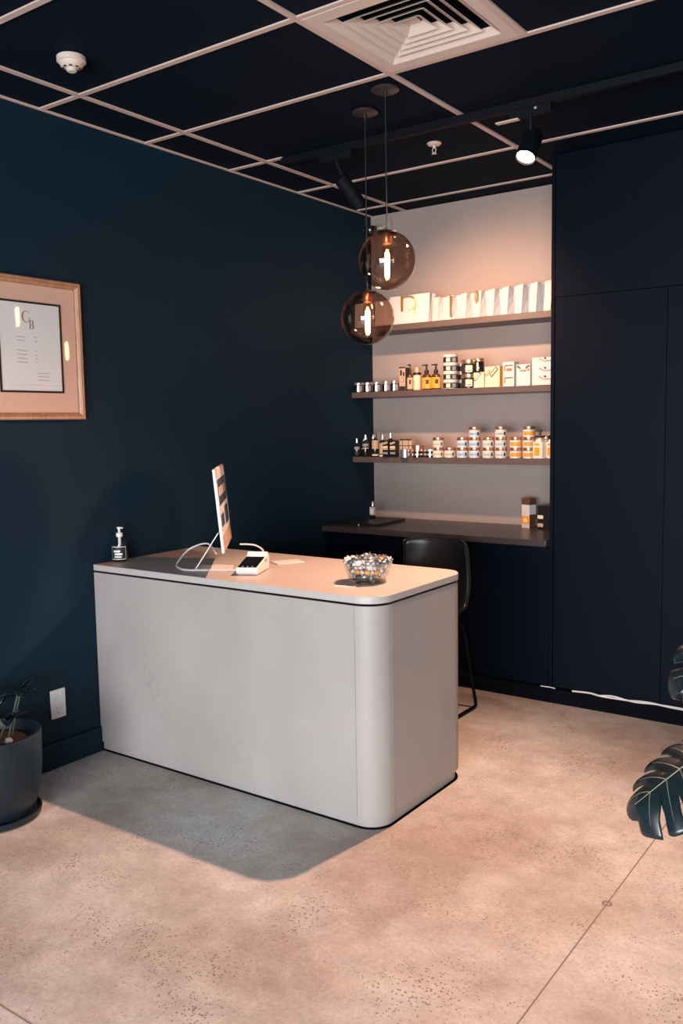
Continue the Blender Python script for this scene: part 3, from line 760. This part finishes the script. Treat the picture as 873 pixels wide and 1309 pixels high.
# stack of four black-labelled jars
lv = ['bottom', 'second from bottom', 'second from top', 'top']
b4 = [(.004, .036, -150, 30, M['print']), (.009, .031, -98, -66, M['cream']), (.008, .032, -48, -18, M['greyprint'])]
j4 = None
for k in range(4):
    lab = 'white-lidded black-banded jar, %s of the front stack of four' % lv[k]
    loc = (.744, YS-.002, Z2+.0535*k)
    if j4 is None: j4 = jar('banded_jar', lab, 'front stack of four banded jars', loc, .0475, .0535, M['jarbody'], M['paper'], .0155, b4)
    else: dup(j4, loc, 0, lab)
for k in range(3):
    dup(j4, (.790, YS+.093, Z2+.0535*k), R(15), 'black-banded jar, %s of the three half hidden behind the stack of four' % ['bottom', 'middle', 'top'][k])['group'] = 'back stack of three banded jars'
# two large black jars with gold rim
jb = None
for k in range(2):
    loc = (.868, YS+.012, Z2+.088*k)
    lab = 'large black jar with gold-rimmed lid, %s of two stacked' % ['lower', 'upper'][k]
    if jb is None: jb = jar('large_jar', lab, 'two large black jars on the middle shelf', loc, .050, .088, M['darkjar'], M['copper'], .026, [(.006, .056, -150, 30, M['print']), (.010, .052, -90, -40, M['cream']), (.016, .024, -82, -48, M['greyprint'])])
    else: dup(jb, loc, 0, lab)
# cream cartons
def carton(name, lab, loc, w, d, h, m, rz, prints=(), side=None, grp=None):
    o = thing(name, lab, 'box', loc, rz, grp)
    MB().box(-w/2, w/2, -d/2, d/2, 0, h, bev=.001).build('carton', m, o)
    if side: MB().box(w/2+.0002, w/2+.0008, -d/2, d/2, .001, h-.001).build('side_print', side, o)
    for i, (x0, x1, z0, z1, a, mm) in enumerate(prints):
        cx_, cz_ = (x0+x1)/2, (z0+z1)/2
        MB().box(-(x1-x0)/2, (x1-x0)/2, -.0004, .0004, -(z1-z0)/2, (z1-z0)/2, mat=Matrix.Translation((cx_, -d/2-.0006-.0006*(i % 4), cz_)) @ Matrix.Rotation(a, 4, 'Y')).build('front_print', mm, o)
    return o
carton('cream_carton', 'small cream carton with tilted emblem under a dark jar', (.945, YS+.012, Z2), .084, .05, .095, M['cream'], R(-6), ((-.038, .026, .058, .078, -.75, M['brownprint']), (-.032, .020, .062, .074, -.75, M['cream'])), M['yellow'])
jar('dark_jar', 'small dark jar with pale lid standing on the small cream carton', None, (.936, YS+.012, Z2+.0955), .034, .085, M['darkjar'], M['copper'], .020, [(.008, .06, -90, -70, M['cream'])])
carton('yellow_carton', 'wide cream and orange-sided carton with tilted emblem on middle shelf', (1.052, YS+.002, Z2), .116, .06, .125, M['cream'], R(-14), ((-.058, -.012, .078, .094, -.7, M['brownprint']), (-.054, -.016, .082, .090, -.7, M['cream']), (-.022, .048, .078, .104, -.7, M['brownprint']), (-.016, .042, .084, .098, -.7, M['cream'])), M['orange'])
for k in range(2):
    carton('white_carton', 'small white carton with gold print, %s of two stacked' % ['lower', 'upper'][k], (1.158, YS-.005, Z2+.0735*k), .076, .06, .073, M['paper'], R(-4), ((-.025, .03, .048, .054, 0, M['brownprint']), (-.028, -.02, .02, .048, 0, M['goldprint']), (-.012, .024, .018, .034, 0, M['cream'] if not k else M['goldprint'])), None, 'two small stacked white cartons')
carton('white_carton', 'plain white carton with brown corner marks beside the largest carton', (1.252, YS, Z2), .092, .06, .128, M['paper'], R(-5), ((-.044, -.014, .106, .116, .6, M['brownprint']), (.014, .044, .106, .116, -.6, M['brownprint']), (-.020, .022, .086, .094, 0, M['goldprint']), (.03, .042, .088, .1, -.5, M['goldprint'])))
carton('large_carton', 'largest white carton with three printed bands at the right of the middle shelf', (1.385, YS, Z2), .148, .08, .162, M['paper'], R(-4),
       tuple(q for z in (.030, .080, .136) for q in ((-.032, .012, z+.008, z+.013, .45, M['goldprint']), (.012, .07, z, z+.008, 0, M['greyprint']), (.004, .018, z+.014, z+.024, .6, M['print']))))

# bottom shelf: dark dropper bottles
GD = 'dark bottles at the left of the bottom shelf'
def dropper(lab, x, y, r, hb, capm, caph, labels):
    o = thing('dropper_bottle', lab, 'bottle', (x, y, Z3), 0, GD)
    MB().lathe([(0, 0), (r*.95, 0), (r, .003), (r, hb*.78), (r*.8, hb*.9), (r*.4, hb*.97), (r*.38, hb), (0, hb)], seg=18).build('bottle_body', M['darkjar'], o)
    MB().lathe([(0, hb), (r*.5, hb), (r*.5, hb+caph*.5), (r*.34, hb+caph*.55), (r*.34, hb+caph*.9), (0, hb+caph)], seg=12).build('cap', capm, o)
    for z0, z1, mm in labels: arc(r*1.02, z0*hb, z1*hb, -120, 10, mm, 'label', o)
dropper('leftmost silver-capped dropper bottle at the wall end of the bottom shelf', .022, YS-.014, .020, .095, M['silver'], .032, [(.50, .72, M['greyprint']), (.12, .4, M['print'])])
dropper('second silver-capped dropper bottle from the wall on the bottom shelf', .066, YS+.01, .020, .095, M['silver'], .032, [(.5, .6, M['greyprint'])])
dropper('taller dark bottle with grey striped label, third from the wall', .098, YS-.02, .023, .115, M['silver'], .036, [(.62, .78, M['greyprint']), (.48, .55, M['tan'])])
dropper('dark silver-capped bottle, fourth from the wall on the bottom shelf', .140, YS+.014, .021, .115, M['silver'], .036, [(.1, .3, M['print'])])
dropper('tallest dark bottle with patterned tan label on the bottom shelf', .176, YS-.02, .024, .130, M['darkjar'], .042, [(.42, .86, M['tan']), (.06, .14, M['cream'])])
dropper('dark bottle with plain tan label beside the patterned one', .222, YS, .024, .115, M['silver'], .038, [(.18, .8, M['tan']), (.02, .12, M['cream'])])
dropper('rightmost silver-capped dark bottle beside the striped cartons', .268, YS+.03, .022, .125, M['silver'], .038, [(.5, .7, M['greyprint'])])
def stripes(w, a, b):
    return tuple((-w/2+.004, w/2-.003, z, z+.014, t, mm) for z, t, mm in ((.020, 0, M['greyprint']), (.048, 0, a), (.060, -.06, b), (.086, -.25, a)))
carton('striped_carton', 'black carton with tan stripes, left of the striped pair', (.276, YS-.027, Z3), .048, .04, .112, M['black'], R(-6), stripes(.048, M['tan'], M['cream']), None, 'striped black cartons on the bottom shelf')
carton('striped_carton', 'black carton with tan stripes, right of the striped pair', (.330, YS-.022, Z3), .050, .04, .112, M['black'], R(-6), stripes(.050, M['tan'], M['cream']), None, 'striped black cartons on the bottom shelf')
for k, x in enumerate((.381, .428)):
    carton('grid_carton', 'tan carton with black grid pattern behind the tins, %s one' % ['left', 'right'][k], (x, YS+.02, Z3), .046, .04, .118, M['tan'], R(-3),
           ((-.023, .023, .110, .118, 0, M['print']), (-.023, .023, .072, .077, 0, M['print']), (-.002, .002, .0, .118, 0, M['print']), (-.023, .023, 0, .022, 0, M['greyprint'])), None, 'grid-patterned cartons behind the tins')
def tin(lab, x, y, z, r, h, bm, lm):
    o = thing('flat_tin', lab, 'tin', (x, y, z), 0, 'flat round tins on the bottom shelf')
    MB().lathe([(0, 0), (r*.97, 0), (r*.97, h*.5), (0, h*.5)], seg=24).build('tin_base', bm, o)
    MB().lathe([(0, h*.5), (r, h*.5), (r, h-.0015), (r*.96, h), (0, h)], seg=24).build('tin_lid', lm, o)
for k in range(2): tin('silver flat tin, %s of the leftmost pile of two' % ['lower', 'upper'][k], .424, YS-.042+.005, Z3+.0262*k, .035, .026, M['silver'], M['silver'])
for k in range(3): tin('copper flat tin, %s of the pile of three' % ['bottom', 'middle', 'top'][k], .502+.002*k, YS-.01, Z3+.0262*k, .041, .026, M['darkjar'] if k < 2 else M['copper'], M['copper'])
for k in range(2): tin('black and silver flat tin, %s of the rightmost pile' % ['lower', 'upper'][k], .586, YS+.01, Z3+.0262*k, .040, .026, M['darkjar'], M['silver'])
# clear jars with copper lids
JH = .0645
def colset(x, n_, y, labm, prn, descr, grp, r=.0375):
    base_ = None
    for k in range(n_):
        lab = descr + (', %s of its stack' % (['lower', 'upper'] if n_ == 2 else ['bottom', 'middle', 'top'])[k] if n_ > 1 else '')
        loc = (x, y, Z3+JH*k)
        if base_ is None:
            base_ = jar('lidded_jar', lab, grp, loc, r, JH-.0004, M['jarbody'], M['copper'], .018, [(.006, .040, -140, 20, M['paper']), (.011, .034, -125, -8, labm), (.013, .032, -40, -22, prn), (.020, .0225, -118, -50, prn)])
        else: dup(base_, loc, 0, lab)
YJ = YS+.0
colset(.652, 2, YJ, M['cream'], M['brownprint'], 'cream-labelled copper-lidded jar beside the tins', 'cream-labelled jars')
colset(.735, 1, YJ, M['cream'], M['brownprint'], 'single unstacked cream-labelled copper-lidded jar', 'cream-labelled jars')
colset(.826, 2, YJ, M['blue'], M['print'], 'pale blue labelled jar in the shorter blue column', 'blue-labelled jars')
colset(.912, 3, YJ, M['blue'], M['print'], 'pale blue labelled jar in the taller blue column', 'blue-labelled jars')
colset(1.006, 2, YJ, M['paper'], M['print'], 'white-labelled black-print jar in the shorter white column', 'white-labelled jars')
colset(1.092, 3, YJ, M['paper'], M['print'], 'white-labelled black-print jar in the taller white column', 'white-labelled jars')
colset(1.190, 2, YJ, M['orange'], M['orange'], 'orange-labelled jar in the shorter front orange column', 'orange-labelled jars')
colset(1.276, 3, YJ, M['orange'], M['orange'], 'orange-labelled jar in the tallest orange column', 'orange-labelled jars')
colset(1.352, 2, YJ+.075, M['orange'], M['brownprint'], 'orange-labelled jar half hidden behind the white square bottle', 'orange-labelled jars')
for k, (x, y) in enumerate(((1.352, YS-.012), (1.425, YS+.010))):
    o = thing('square_bottle', ['white square bottle with orange label at the right of the bottom shelf', 'white square bottle at the end of the bottom shelf, half behind the panel'][k], 'bottle', (x, y, Z3), R(-12), 'white square bottles with orange labels')
    MB().box(-.034, .034, -.026, .026, 0, .100, bev=.004).build('bottle_body', M['jarbody'], o)
    MB().lathe([(.030, .098), (.024, .112), (.013, .118), (.013, .124), (0, .124)], seg=4, a0=PI/4, a1=PI/4+2*PI).build('shoulder', M['jarbody'], o)
    MB().box(-.022, .014, -.0268, -.0262, .018, .066).build('label', M['orange'], o)
    MB().box(-.022, .014, -.0268, -.0262, .078, .090).build('label', M['orange'], o)
    pc = MB(); pc.lathe([(0, .124), (.014, .124), (.014, .136), (.005, .137), (.005, .160), (.010, .161), (.010, .172), (0, .172)], seg=12)
    pc.box(-.034, .034, -.006, .006, .126, .136); pc.build('pump', M['black'], o)

# top shelf: paper gift bags
def paper_bag(lab, x, y, w, d, h, rz, grp=None, ribbon=None, name='paper_bag'):
    o = thing(name, lab, 'bag', (x, y, Z1), rz, grp)
    b = MB(); t = .0015
    # outer skin with pinched side gussets, open top
    z = [0, h*.5, h]
    rings = []
    for i, zz in enumerate(z):
        g = d*.14*(i/2); s_ = 1+.02*i
        dd_ = d/2*(1-.12*i)
        rings.append([b.b.verts.new(p) for p in ((-w/2*s_, -dd_, zz), (w/2*s_, -dd_, zz), (w/2*s_-g, 0, zz), (w/2*s_, dd_, zz), (-w/2*s_, dd_, zz), (-w/2*s_+g, 0, zz))])
    for A, B in zip(rings, rings[1:]):
        for k in range(6): b._done([b.b.faces.new([A[k], A[(k+1)%6], B[(k+1)%6], B[k]])], None, False)
    b._done([b.b.faces.new(rings[0])], None, False)
    bo_ = b.build('bag_body', M['paper'], o)
    sd_ = bo_.modifiers.new('s', 'SOLIDIFY'); sd_.thickness = .0015
    if ribbon == 'bow':
        rb = MB()
        rb.box(-w*.18-.009, -w*.18+.009, -d/2-.002, -d/2-.0005, h*.45, h*1.0)
        rb.tube(smooth_curve([(-w*.15, -d/2-.004, h*.93), (0, -d/2-.006, h*.96), (w*.14, -d/2-.004, h*.86), (w*.17, -d/2-.004, h*.60), (w*.14, -d/2-.004, h*.45), (w*.16, -d/2-.003, h*.25)], 5), .0042, seg=6)
        rb.build('ribbon', M['gold'], o)
        MB().box(-w*.02, w*.10, -d/2-.0013, -d/2-.0007, h*.48, h*.60).build('emblem', M['cream'], o)
    if ribbon == 'strip':
        MB().box(w/2-.012, w/2+.006, -d/2-.002, -d/2-.0005, h*.12, h*.98).build('ribbon', M['gold'], o)
    if ribbon == 'tuft':
        MB().tube(smooth_curve([(0, -d/2-.002, h*.55), (-.012, -d/2-.004, h*.8), (.0, -d/2, h*1.0), (.016, -d/2-.004, h*.88), (.014, -d/2-.003, h*.6)], 5), .004, seg=6).build('ribbon', M['gold'], o)
    return o
paper_bag('wide white gift bag with gold ribbon bow on the top shelf', .445, 5.055, .30, .09, .185, R(-3), None, 'bow', 'gift_bag')
paper_bag('white paper bag partly behind the upper glass pendant, left of the gift bag', .215, 5.10, .14, .08, .175, R(-3), 'white paper bags on the top shelf')
paper_bag('white paper bag at the wall end of the top shelf', .065, 5.055, .11, .08, .165, R(-10), 'white paper bags on the top shelf')
bx = [(.655, 'first white paper bag right of the gold-ribboned gift bag', None), (.752, 'second white paper bag right of the gift bag, gold strip on its edge', 'strip'),
      (.852, 'third white paper bag right of the gift bag', None), (.950, 'fourth white paper bag right of the gift bag, gold ribbon tuft on top', 'tuft'),
      (1.042, 'fifth white paper bag right of the gift bag', None), (1.134, 'sixth white paper bag right of the gift bag', None),
      (1.226, 'seventh white paper bag right of the gift bag', None), (1.318, 'eighth white paper bag right of the gift bag', None), (1.410, 'last white paper bag against the right end of the top shelf', None)]
for k, (x, lab, rib) in enumerate(bx):
    paper_bag(lab, x, 5.065, .066, .105, .152+.0035*k, R(-30), 'white paper bags on the top shelf', rib)

# ------------------------------------------------------------------ ceiling fittings
# four-way air diffuser
DXa, DXb, DYa, DYb = 1.4695, 2.0355, 2.5885, 3.1820
cx, cy = (DXa+DXb)/2, (DYa+DYb)/2
df = thing('air_diffuser', 'square beige four-way air diffuser set in the ceiling grid', 'vent', (cx, cy, H))
fp = MB(); ho = .205
w_, h_ = (DXb-DXa)/2, (DYb-DYa)/2
z0 = -.004
def ringplate(mb, ax, ay, bx_, by_, za, zb, m=None):
    A = [mb.b.verts.new(v) for v in ((-ax,-ay,za),(ax,-ay,za),(ax,ay,za),(-ax,ay,za))]; B = [mb.b.verts.new(v) for v in ((-bx_,-by_,zb),(bx_,-by_,zb),(bx_,by_,zb),(-bx_,by_,zb))]
    mb._done([mb.b.faces.new([A[k], A[(k+1)%4], B[(k+1)%4], B[k]]) for k in range(4)], m, False)
ringplate(fp, w_, h_, ho+.03, ho+.03, z0, z0); ringplate(fp, ho+.03, ho+.03, ho, ho, z0, z0+.022)
ringplate(fp, w_, h_, w_, h_, z0, z0+.008)
o = fp.build('face_plate', M['whitep'], df, recalc=False); sd = o.modifiers.new('s', 'SOLIDIFY'); sd.thickness = .001
for i, r_ in enumerate((.185, .145, .105, .065)):
    bl = MB(); ringplate(bl, r_, r_, r_-.040, r_-.040, .0, .026)
    o = bl.build('louvre_ring', M['whitep'], df, recalc=False); sd = o.modifiers.new('s', 'SOLIDIFY'); sd.thickness = .001
MB().box(-.02, .02, -.02, .02, .02, .024).build('centre_cap', M['whitep'], df)
MB().box(-ho-.02, ho+.02, -ho-.02, ho+.02, .05, .052).build('plenum', M['gap'], df)
MB().box(w_-.045, w_-.042, -.24, .2, z0-.0012, z0-.0006).build('panel_seam', M['brownprint'], df)
# ceiling panel has to be open above the diffuser: rebuild it with a hole
ceil = bpy.data.objects['ceiling']; bpy.data.objects.remove(ceil)
cm = MB(); zA, zB = H+.004, H+.12
for a in ((-.12, DXa, YF-.1, YB+.12), (DXb, XR+.12, YF-.1, YB+.12), (DXa, DXb, YF-.1, DYa), (DXa, DXb, DYb, YB+.12)): cm.box(a[0], a[1], a[2], a[3], zA, zB)
struct(cm.build('ceiling', M['tile']))

# smoke detector
sm = thing('smoke_detector', 'round white smoke detector on the ceiling at the upper left', 'smoke detector', (.575, 2.300, H))
MB().lathe([(0, .0), (.052, 0), (.055, -.003), (.055, -.020), (.050, -.024), (0, -.024)], seg=32).build('base', M['whitep'], sm)
MB().lathe([(.048, -.024), (.040, -.038), (.024, -.044), (.020, -.044), (.020, -.052), (.016, -.056), (0, -.056), (0, -.024)], seg=32).build('sensor_head', M['whitep'], sm)
sl = MB()
for k in range(8): sl.box(.027, .034, -.006, .006, -.0435, -.040, mat=Matrix.Rotation(2*PI*k/8, 4, 'Z'))
sl.build('vent_slots', M['black'], sm)
# sprinkler
spk = thing('fire_sprinkler', 'small white fire sprinkler hanging from the ceiling before the niche', 'sprinkler', (1.150, 4.10, H))
MB().lathe([(0, 0), (.036, 0), (.038, -.004), (.030, -.012), (.012, -.014), (0, -.014)], seg=24).build('cover_plate', M['whitep'], spk)
b = MB(); b.lathe([(0, -.014), (.007, -.014), (.007, -.026), (0, -.026)], seg=10)
b.tube([(-.006, 0, -.024), (-.011, 0, -.036), (-.004, 0, -.05)], .0022, seg=6); b.tube([(.006, 0, -.024), (.011, 0, -.036), (.004, 0, -.05)], .0022, seg=6)
b.build('frame_arms', M['whitep'], spk)
MB().lathe([(0, -.05), (.013, -.051), (.013, -.054), (0, -.055)], seg=14).build('deflector', M['whitep'], spk)

# light track and heads
TY = 3.8137
tr = MB(); tr.box(.388, 5.4, TY-.018, TY+.018, H-.040, H-.005, bev=.001)
tag(tr.build('light_track', M['blackm']), 'long black light track fixed under the ceiling grid', 'light track')
def spot_head(name, lab, cat, tx, lens, d, lit, r=.046, L_=.13):
    """tx: x of the adapter on the track; lens: centre of lens; d: aim"""
    lens = Vector(lens); d = Vector(d).normalized()
    o = thing(name, lab, cat, (tx, TY, H-.04), 0, 'track spotlights')
    base = Vector((tx, TY, H-.04))
    rot = d.to_track_quat('Z', 'Y').to_matrix().to_4x4()
    back = lens - d*L_ - base
    Mx = Matrix.Translation(back) @ rot
    MB().lathe([(0, 0), (r*.9, 0), (r, .006), (r, L_+.008), (r*.93, L_+.008), (r*.90, L_-.004), (0, L_-.006)], seg=32, mat=Mx).build('lamp_body', M['blackm'], o)
    if lit: MB().lathe([(0, L_-.002), (r*.86, L_-.002), (r*.86, L_-.005), (0, L_-.005)], seg=28, mat=Mx).build('lens', M['lens'], o)
    else: MB().lathe([(0, L_-.002), (r*.86, L_-.002), (r*.86, L_-.005), (0, L_-.005)], seg=28, mat=Mx).build('lens', M['posdark'] if lit is False else M['lens'], o)
    mid = lens - d*(L_*.62) - base
    MB().tube([(0, 0, -.03), Vector((0, 0, -.05)), mid], .010, seg=10).build('arm', M['blackm'], o)
    MB().box(-.10, .10, -.016, .016, -.035, .0, bev=.002).build('driver_box', M['blackm'], o)
    return o
A = spot_head('track_spotlight', 'glowing black track spotlight beside the tall cabinets, aimed at the floor', 'spotlight', 1.80, (1.784, 3.80, 2.765), (-.05, -.52, -.85), True)
MB().box(-.165, -.055, -.014, .014, -.0415, -.0355, bev=.001).build('adapter_cover', M['grid'], A)
MB().lathe([(0, 0), (.006, 0), (.006, .002), (0, .002)], seg=12, mat=Matrix.Translation((.03, -.017, -.012)) @ Matrix.Rotation(PI/2, 4, 'X')).build('screw', M['dot'], A)
B = spot_head('track_spotlight', 'black cylindrical track spotlight at the left end of the track, aimed at the shelves', 'spotlight', .74, (.80, 3.93, 2.73), (.30, .62, -.75), None, r=.038, L_=.17)
Cc = spot_head('track_spotlight', 'black track spotlight beyond the right edge of the photo', 'spotlight', 3.6, (3.6, 3.75, 2.77), (0, -.5, -.85), True)

# corner camera behind the upper pendant
cmr = thing('dome_camera', 'small dark dome camera on a beige bracket high in the niche corner', 'camera', (.10, YB, 2.93))
MB().box(-.015, .075, -.012, -.001, -.05, .05, bev=.003).build('wall_plate', M['beige'], cmr)
MB().tube([(.035, -.01, .01), (.035, -.07, -.02), (.0, -.12, -.03)], .012, seg=10).build('bracket', M['whitep'], cmr)
MB().lathe([(0, 0), (.042, 0), (.044, -.02), (.038, -.045), (.022, -.062), (0, -.068)], c=(-.01, -.14, -.02), seg=28).build('dome', M['darkjar'], cmr)
for dx in (-.03, .012): MB().lathe([(0, -.003), (.004, 0), (0, .003)], c=(-.01+dx, -.181, -.045), seg=8).build('indicator', M['white'], cmr)

# pendant lamps
def pendant(lab, x, y, z):
    o = thing('pendant_lamp', lab, 'pendant lamp', (x, y, H), 0, 'smoked glass pendant lamps')
    zc_ = z - H; r = .125
    a0 = .32   # opening at the top
    pr = [(r*math.sin(t), zc_ + r*math.cos(t)) for t in [a0 + (PI-a0)*k/28 for k in range(29)]]
    pr[-1] = (0, zc_-r)
    MB().lathe(pr, seg=64).build('glass_globe', M['smoke'], o)
    rr_ = r*math.sin(a0); zt = zc_ + r*math.cos(a0)
    MB().lathe([(0, zt+.010), (.012, zt+.010), (rr_+.004, zt+.004), (rr_+.006, zt-.003), (rr_-.002, zt-.003), (.012, zt-.002), (0, zt-.002)], seg=36).build('top_cap', M['blackm'], o)
    MB().lathe([(0, zt-.002), (.020, zt-.002), (.022, zt-.010), (.022, zt-.045), (.018, zt-.050), (0, zt-.050)], seg=24).build('lamp_holder', M['copper'], o)
    bt = zt-.050
    MB().lathe([(.014, bt), (.020, bt-.012), (.0225, bt-.025), (.0225, bt-.138), (.018, bt-.153), (.008, bt-.161), (0, bt-.162)], seg=28).build('bulb', M['bulbglass'], o)
    fl = MB(); fl.lathe([(0, bt-.032), (.006, bt-.033), (.0095, bt-.040), (.0105, bt-.060), (.0105, bt-.120), (.0095, bt-.136), (.006, bt-.146), (0, bt-.148)], seg=20)
    fl.build('filament', M['glow'], o)
    MB().tube([(0, 0, -.004), (0, 0, zt+.006)], .0028, seg=8).build('cord', M['black'], o)
    MB().lathe([(0, -.0), (.058, -.0), (.060, -.003), (.060, -.008), (.056, -.011), (0, -.011)], seg=40).build('ceiling_canopy', M['canopy'], o)
    MB().lathe([(0, -.011), (.008, -.011), (.006, -.034), (0, -.034)], seg=12).build('cord_grip', M['black'], o)
pendant('upper and nearer smoked glass globe pendant with glowing filament', 1.352, 3.321, 2.298)
pendant('lower smoked glass globe pendant with glowing filament', 1.127, 3.50, 2.087)

# ------------------------------------------------------------------ lights
def spot(loc, target, e, col, ang, blend=.5, size=.03):
    l = bpy.data.lights.new('spot', 'SPOT'); l.energy = e; l.color = col; l.spot_size = R(ang); l.spot_blend = blend; l.shadow_soft_size = size
    o = bpy.data.objects.new('spot_beam', l); C.objects.link(o); o.location = loc
    o.rotation_euler = aim(Vector(target)-Vector(loc)).to_euler(); return o
WARM = (1.0, .545, .355)
dA = Vector((-.05, -.52, -.85)).normalized()
pA = Vector((1.784, 3.80, 2.765)) + dA*.02
spot(pA, pA+dA, 450, WARM, 112, 1.0, .025)
dB = Vector((.30, .62, -.75)).normalized(); pB = Vector((.80, 3.93, 2.73)) + dB*.02
spot(pB, (1.0, 5.2, 1.75), 165, (1.0, .58, .38), 100, 1.0, .03)
spot(Vector((3.6, 3.73, 2.75)), (3.4, 2.0, 0), 60, WARM, 80, .8, .03)
def area(loc, target, sx, sy, e, col):
    l = bpy.data.lights.new('daylight', 'AREA'); l.shape = 'RECTANGLE'; l.size = sx; l.size_y = sy; l.energy = e; l.color = col
    o = bpy.data.objects.new('daylight', l); C.objects.link(o); o.location = loc
    o.rotation_euler = aim(Vector(target)-Vector(loc)).to_euler(); return o
area((3.7, YF-.3, 1.2), (3.3, 3, 1.0), 4.2, 2.0, 740, (.97, .965, 1.0))
w = bpy.data.worlds.new('world'); bpy.context.scene.world = w; w.use_nodes = True
w.node_tree.nodes['Background'].inputs[0].default_value = (.55, .72, .95, 1); w.node_tree.nodes['Background'].inputs[1].default_value = .5

# ------------------------------------------------------------------ camera
def cam():
    f, ya, pi_, ro = 1127.3, R(-35.5481), R(-5.7868), R(-.9629)
    F = Vector((math.sin(ya)*math.cos(pi_), math.cos(ya)*math.cos(pi_), math.sin(pi_)))
    Rr = Vector((math.cos(ya), -math.sin(ya), 0)); U = Rr.cross(F)
    R2 = Rr*math.cos(ro) + U*math.sin(ro); U2 = -Rr*math.sin(ro) + U*math.cos(ro)
    c = bpy.data.cameras.new('camera'); c.sensor_fit = 'VERTICAL'; c.sensor_height = 36; c.lens = 36*f/1309
    c.clip_start = .05
    o = bpy.data.objects.new('camera', c); C.objects.link(o)
    mt = Matrix((R2, U2, -F)).transposed().to_4x4(); mt.translation = Vector((3.4583, 0, 1.6)); o.matrix_world = mt
    bpy.context.scene.camera = o
cam()
vs = bpy.context.scene.view_settings
vs.view_transform = 'Standard'; vs.look = 'None'; vs.gamma = 1; vs.exposure = 0; vs.use_curve_mapping = False
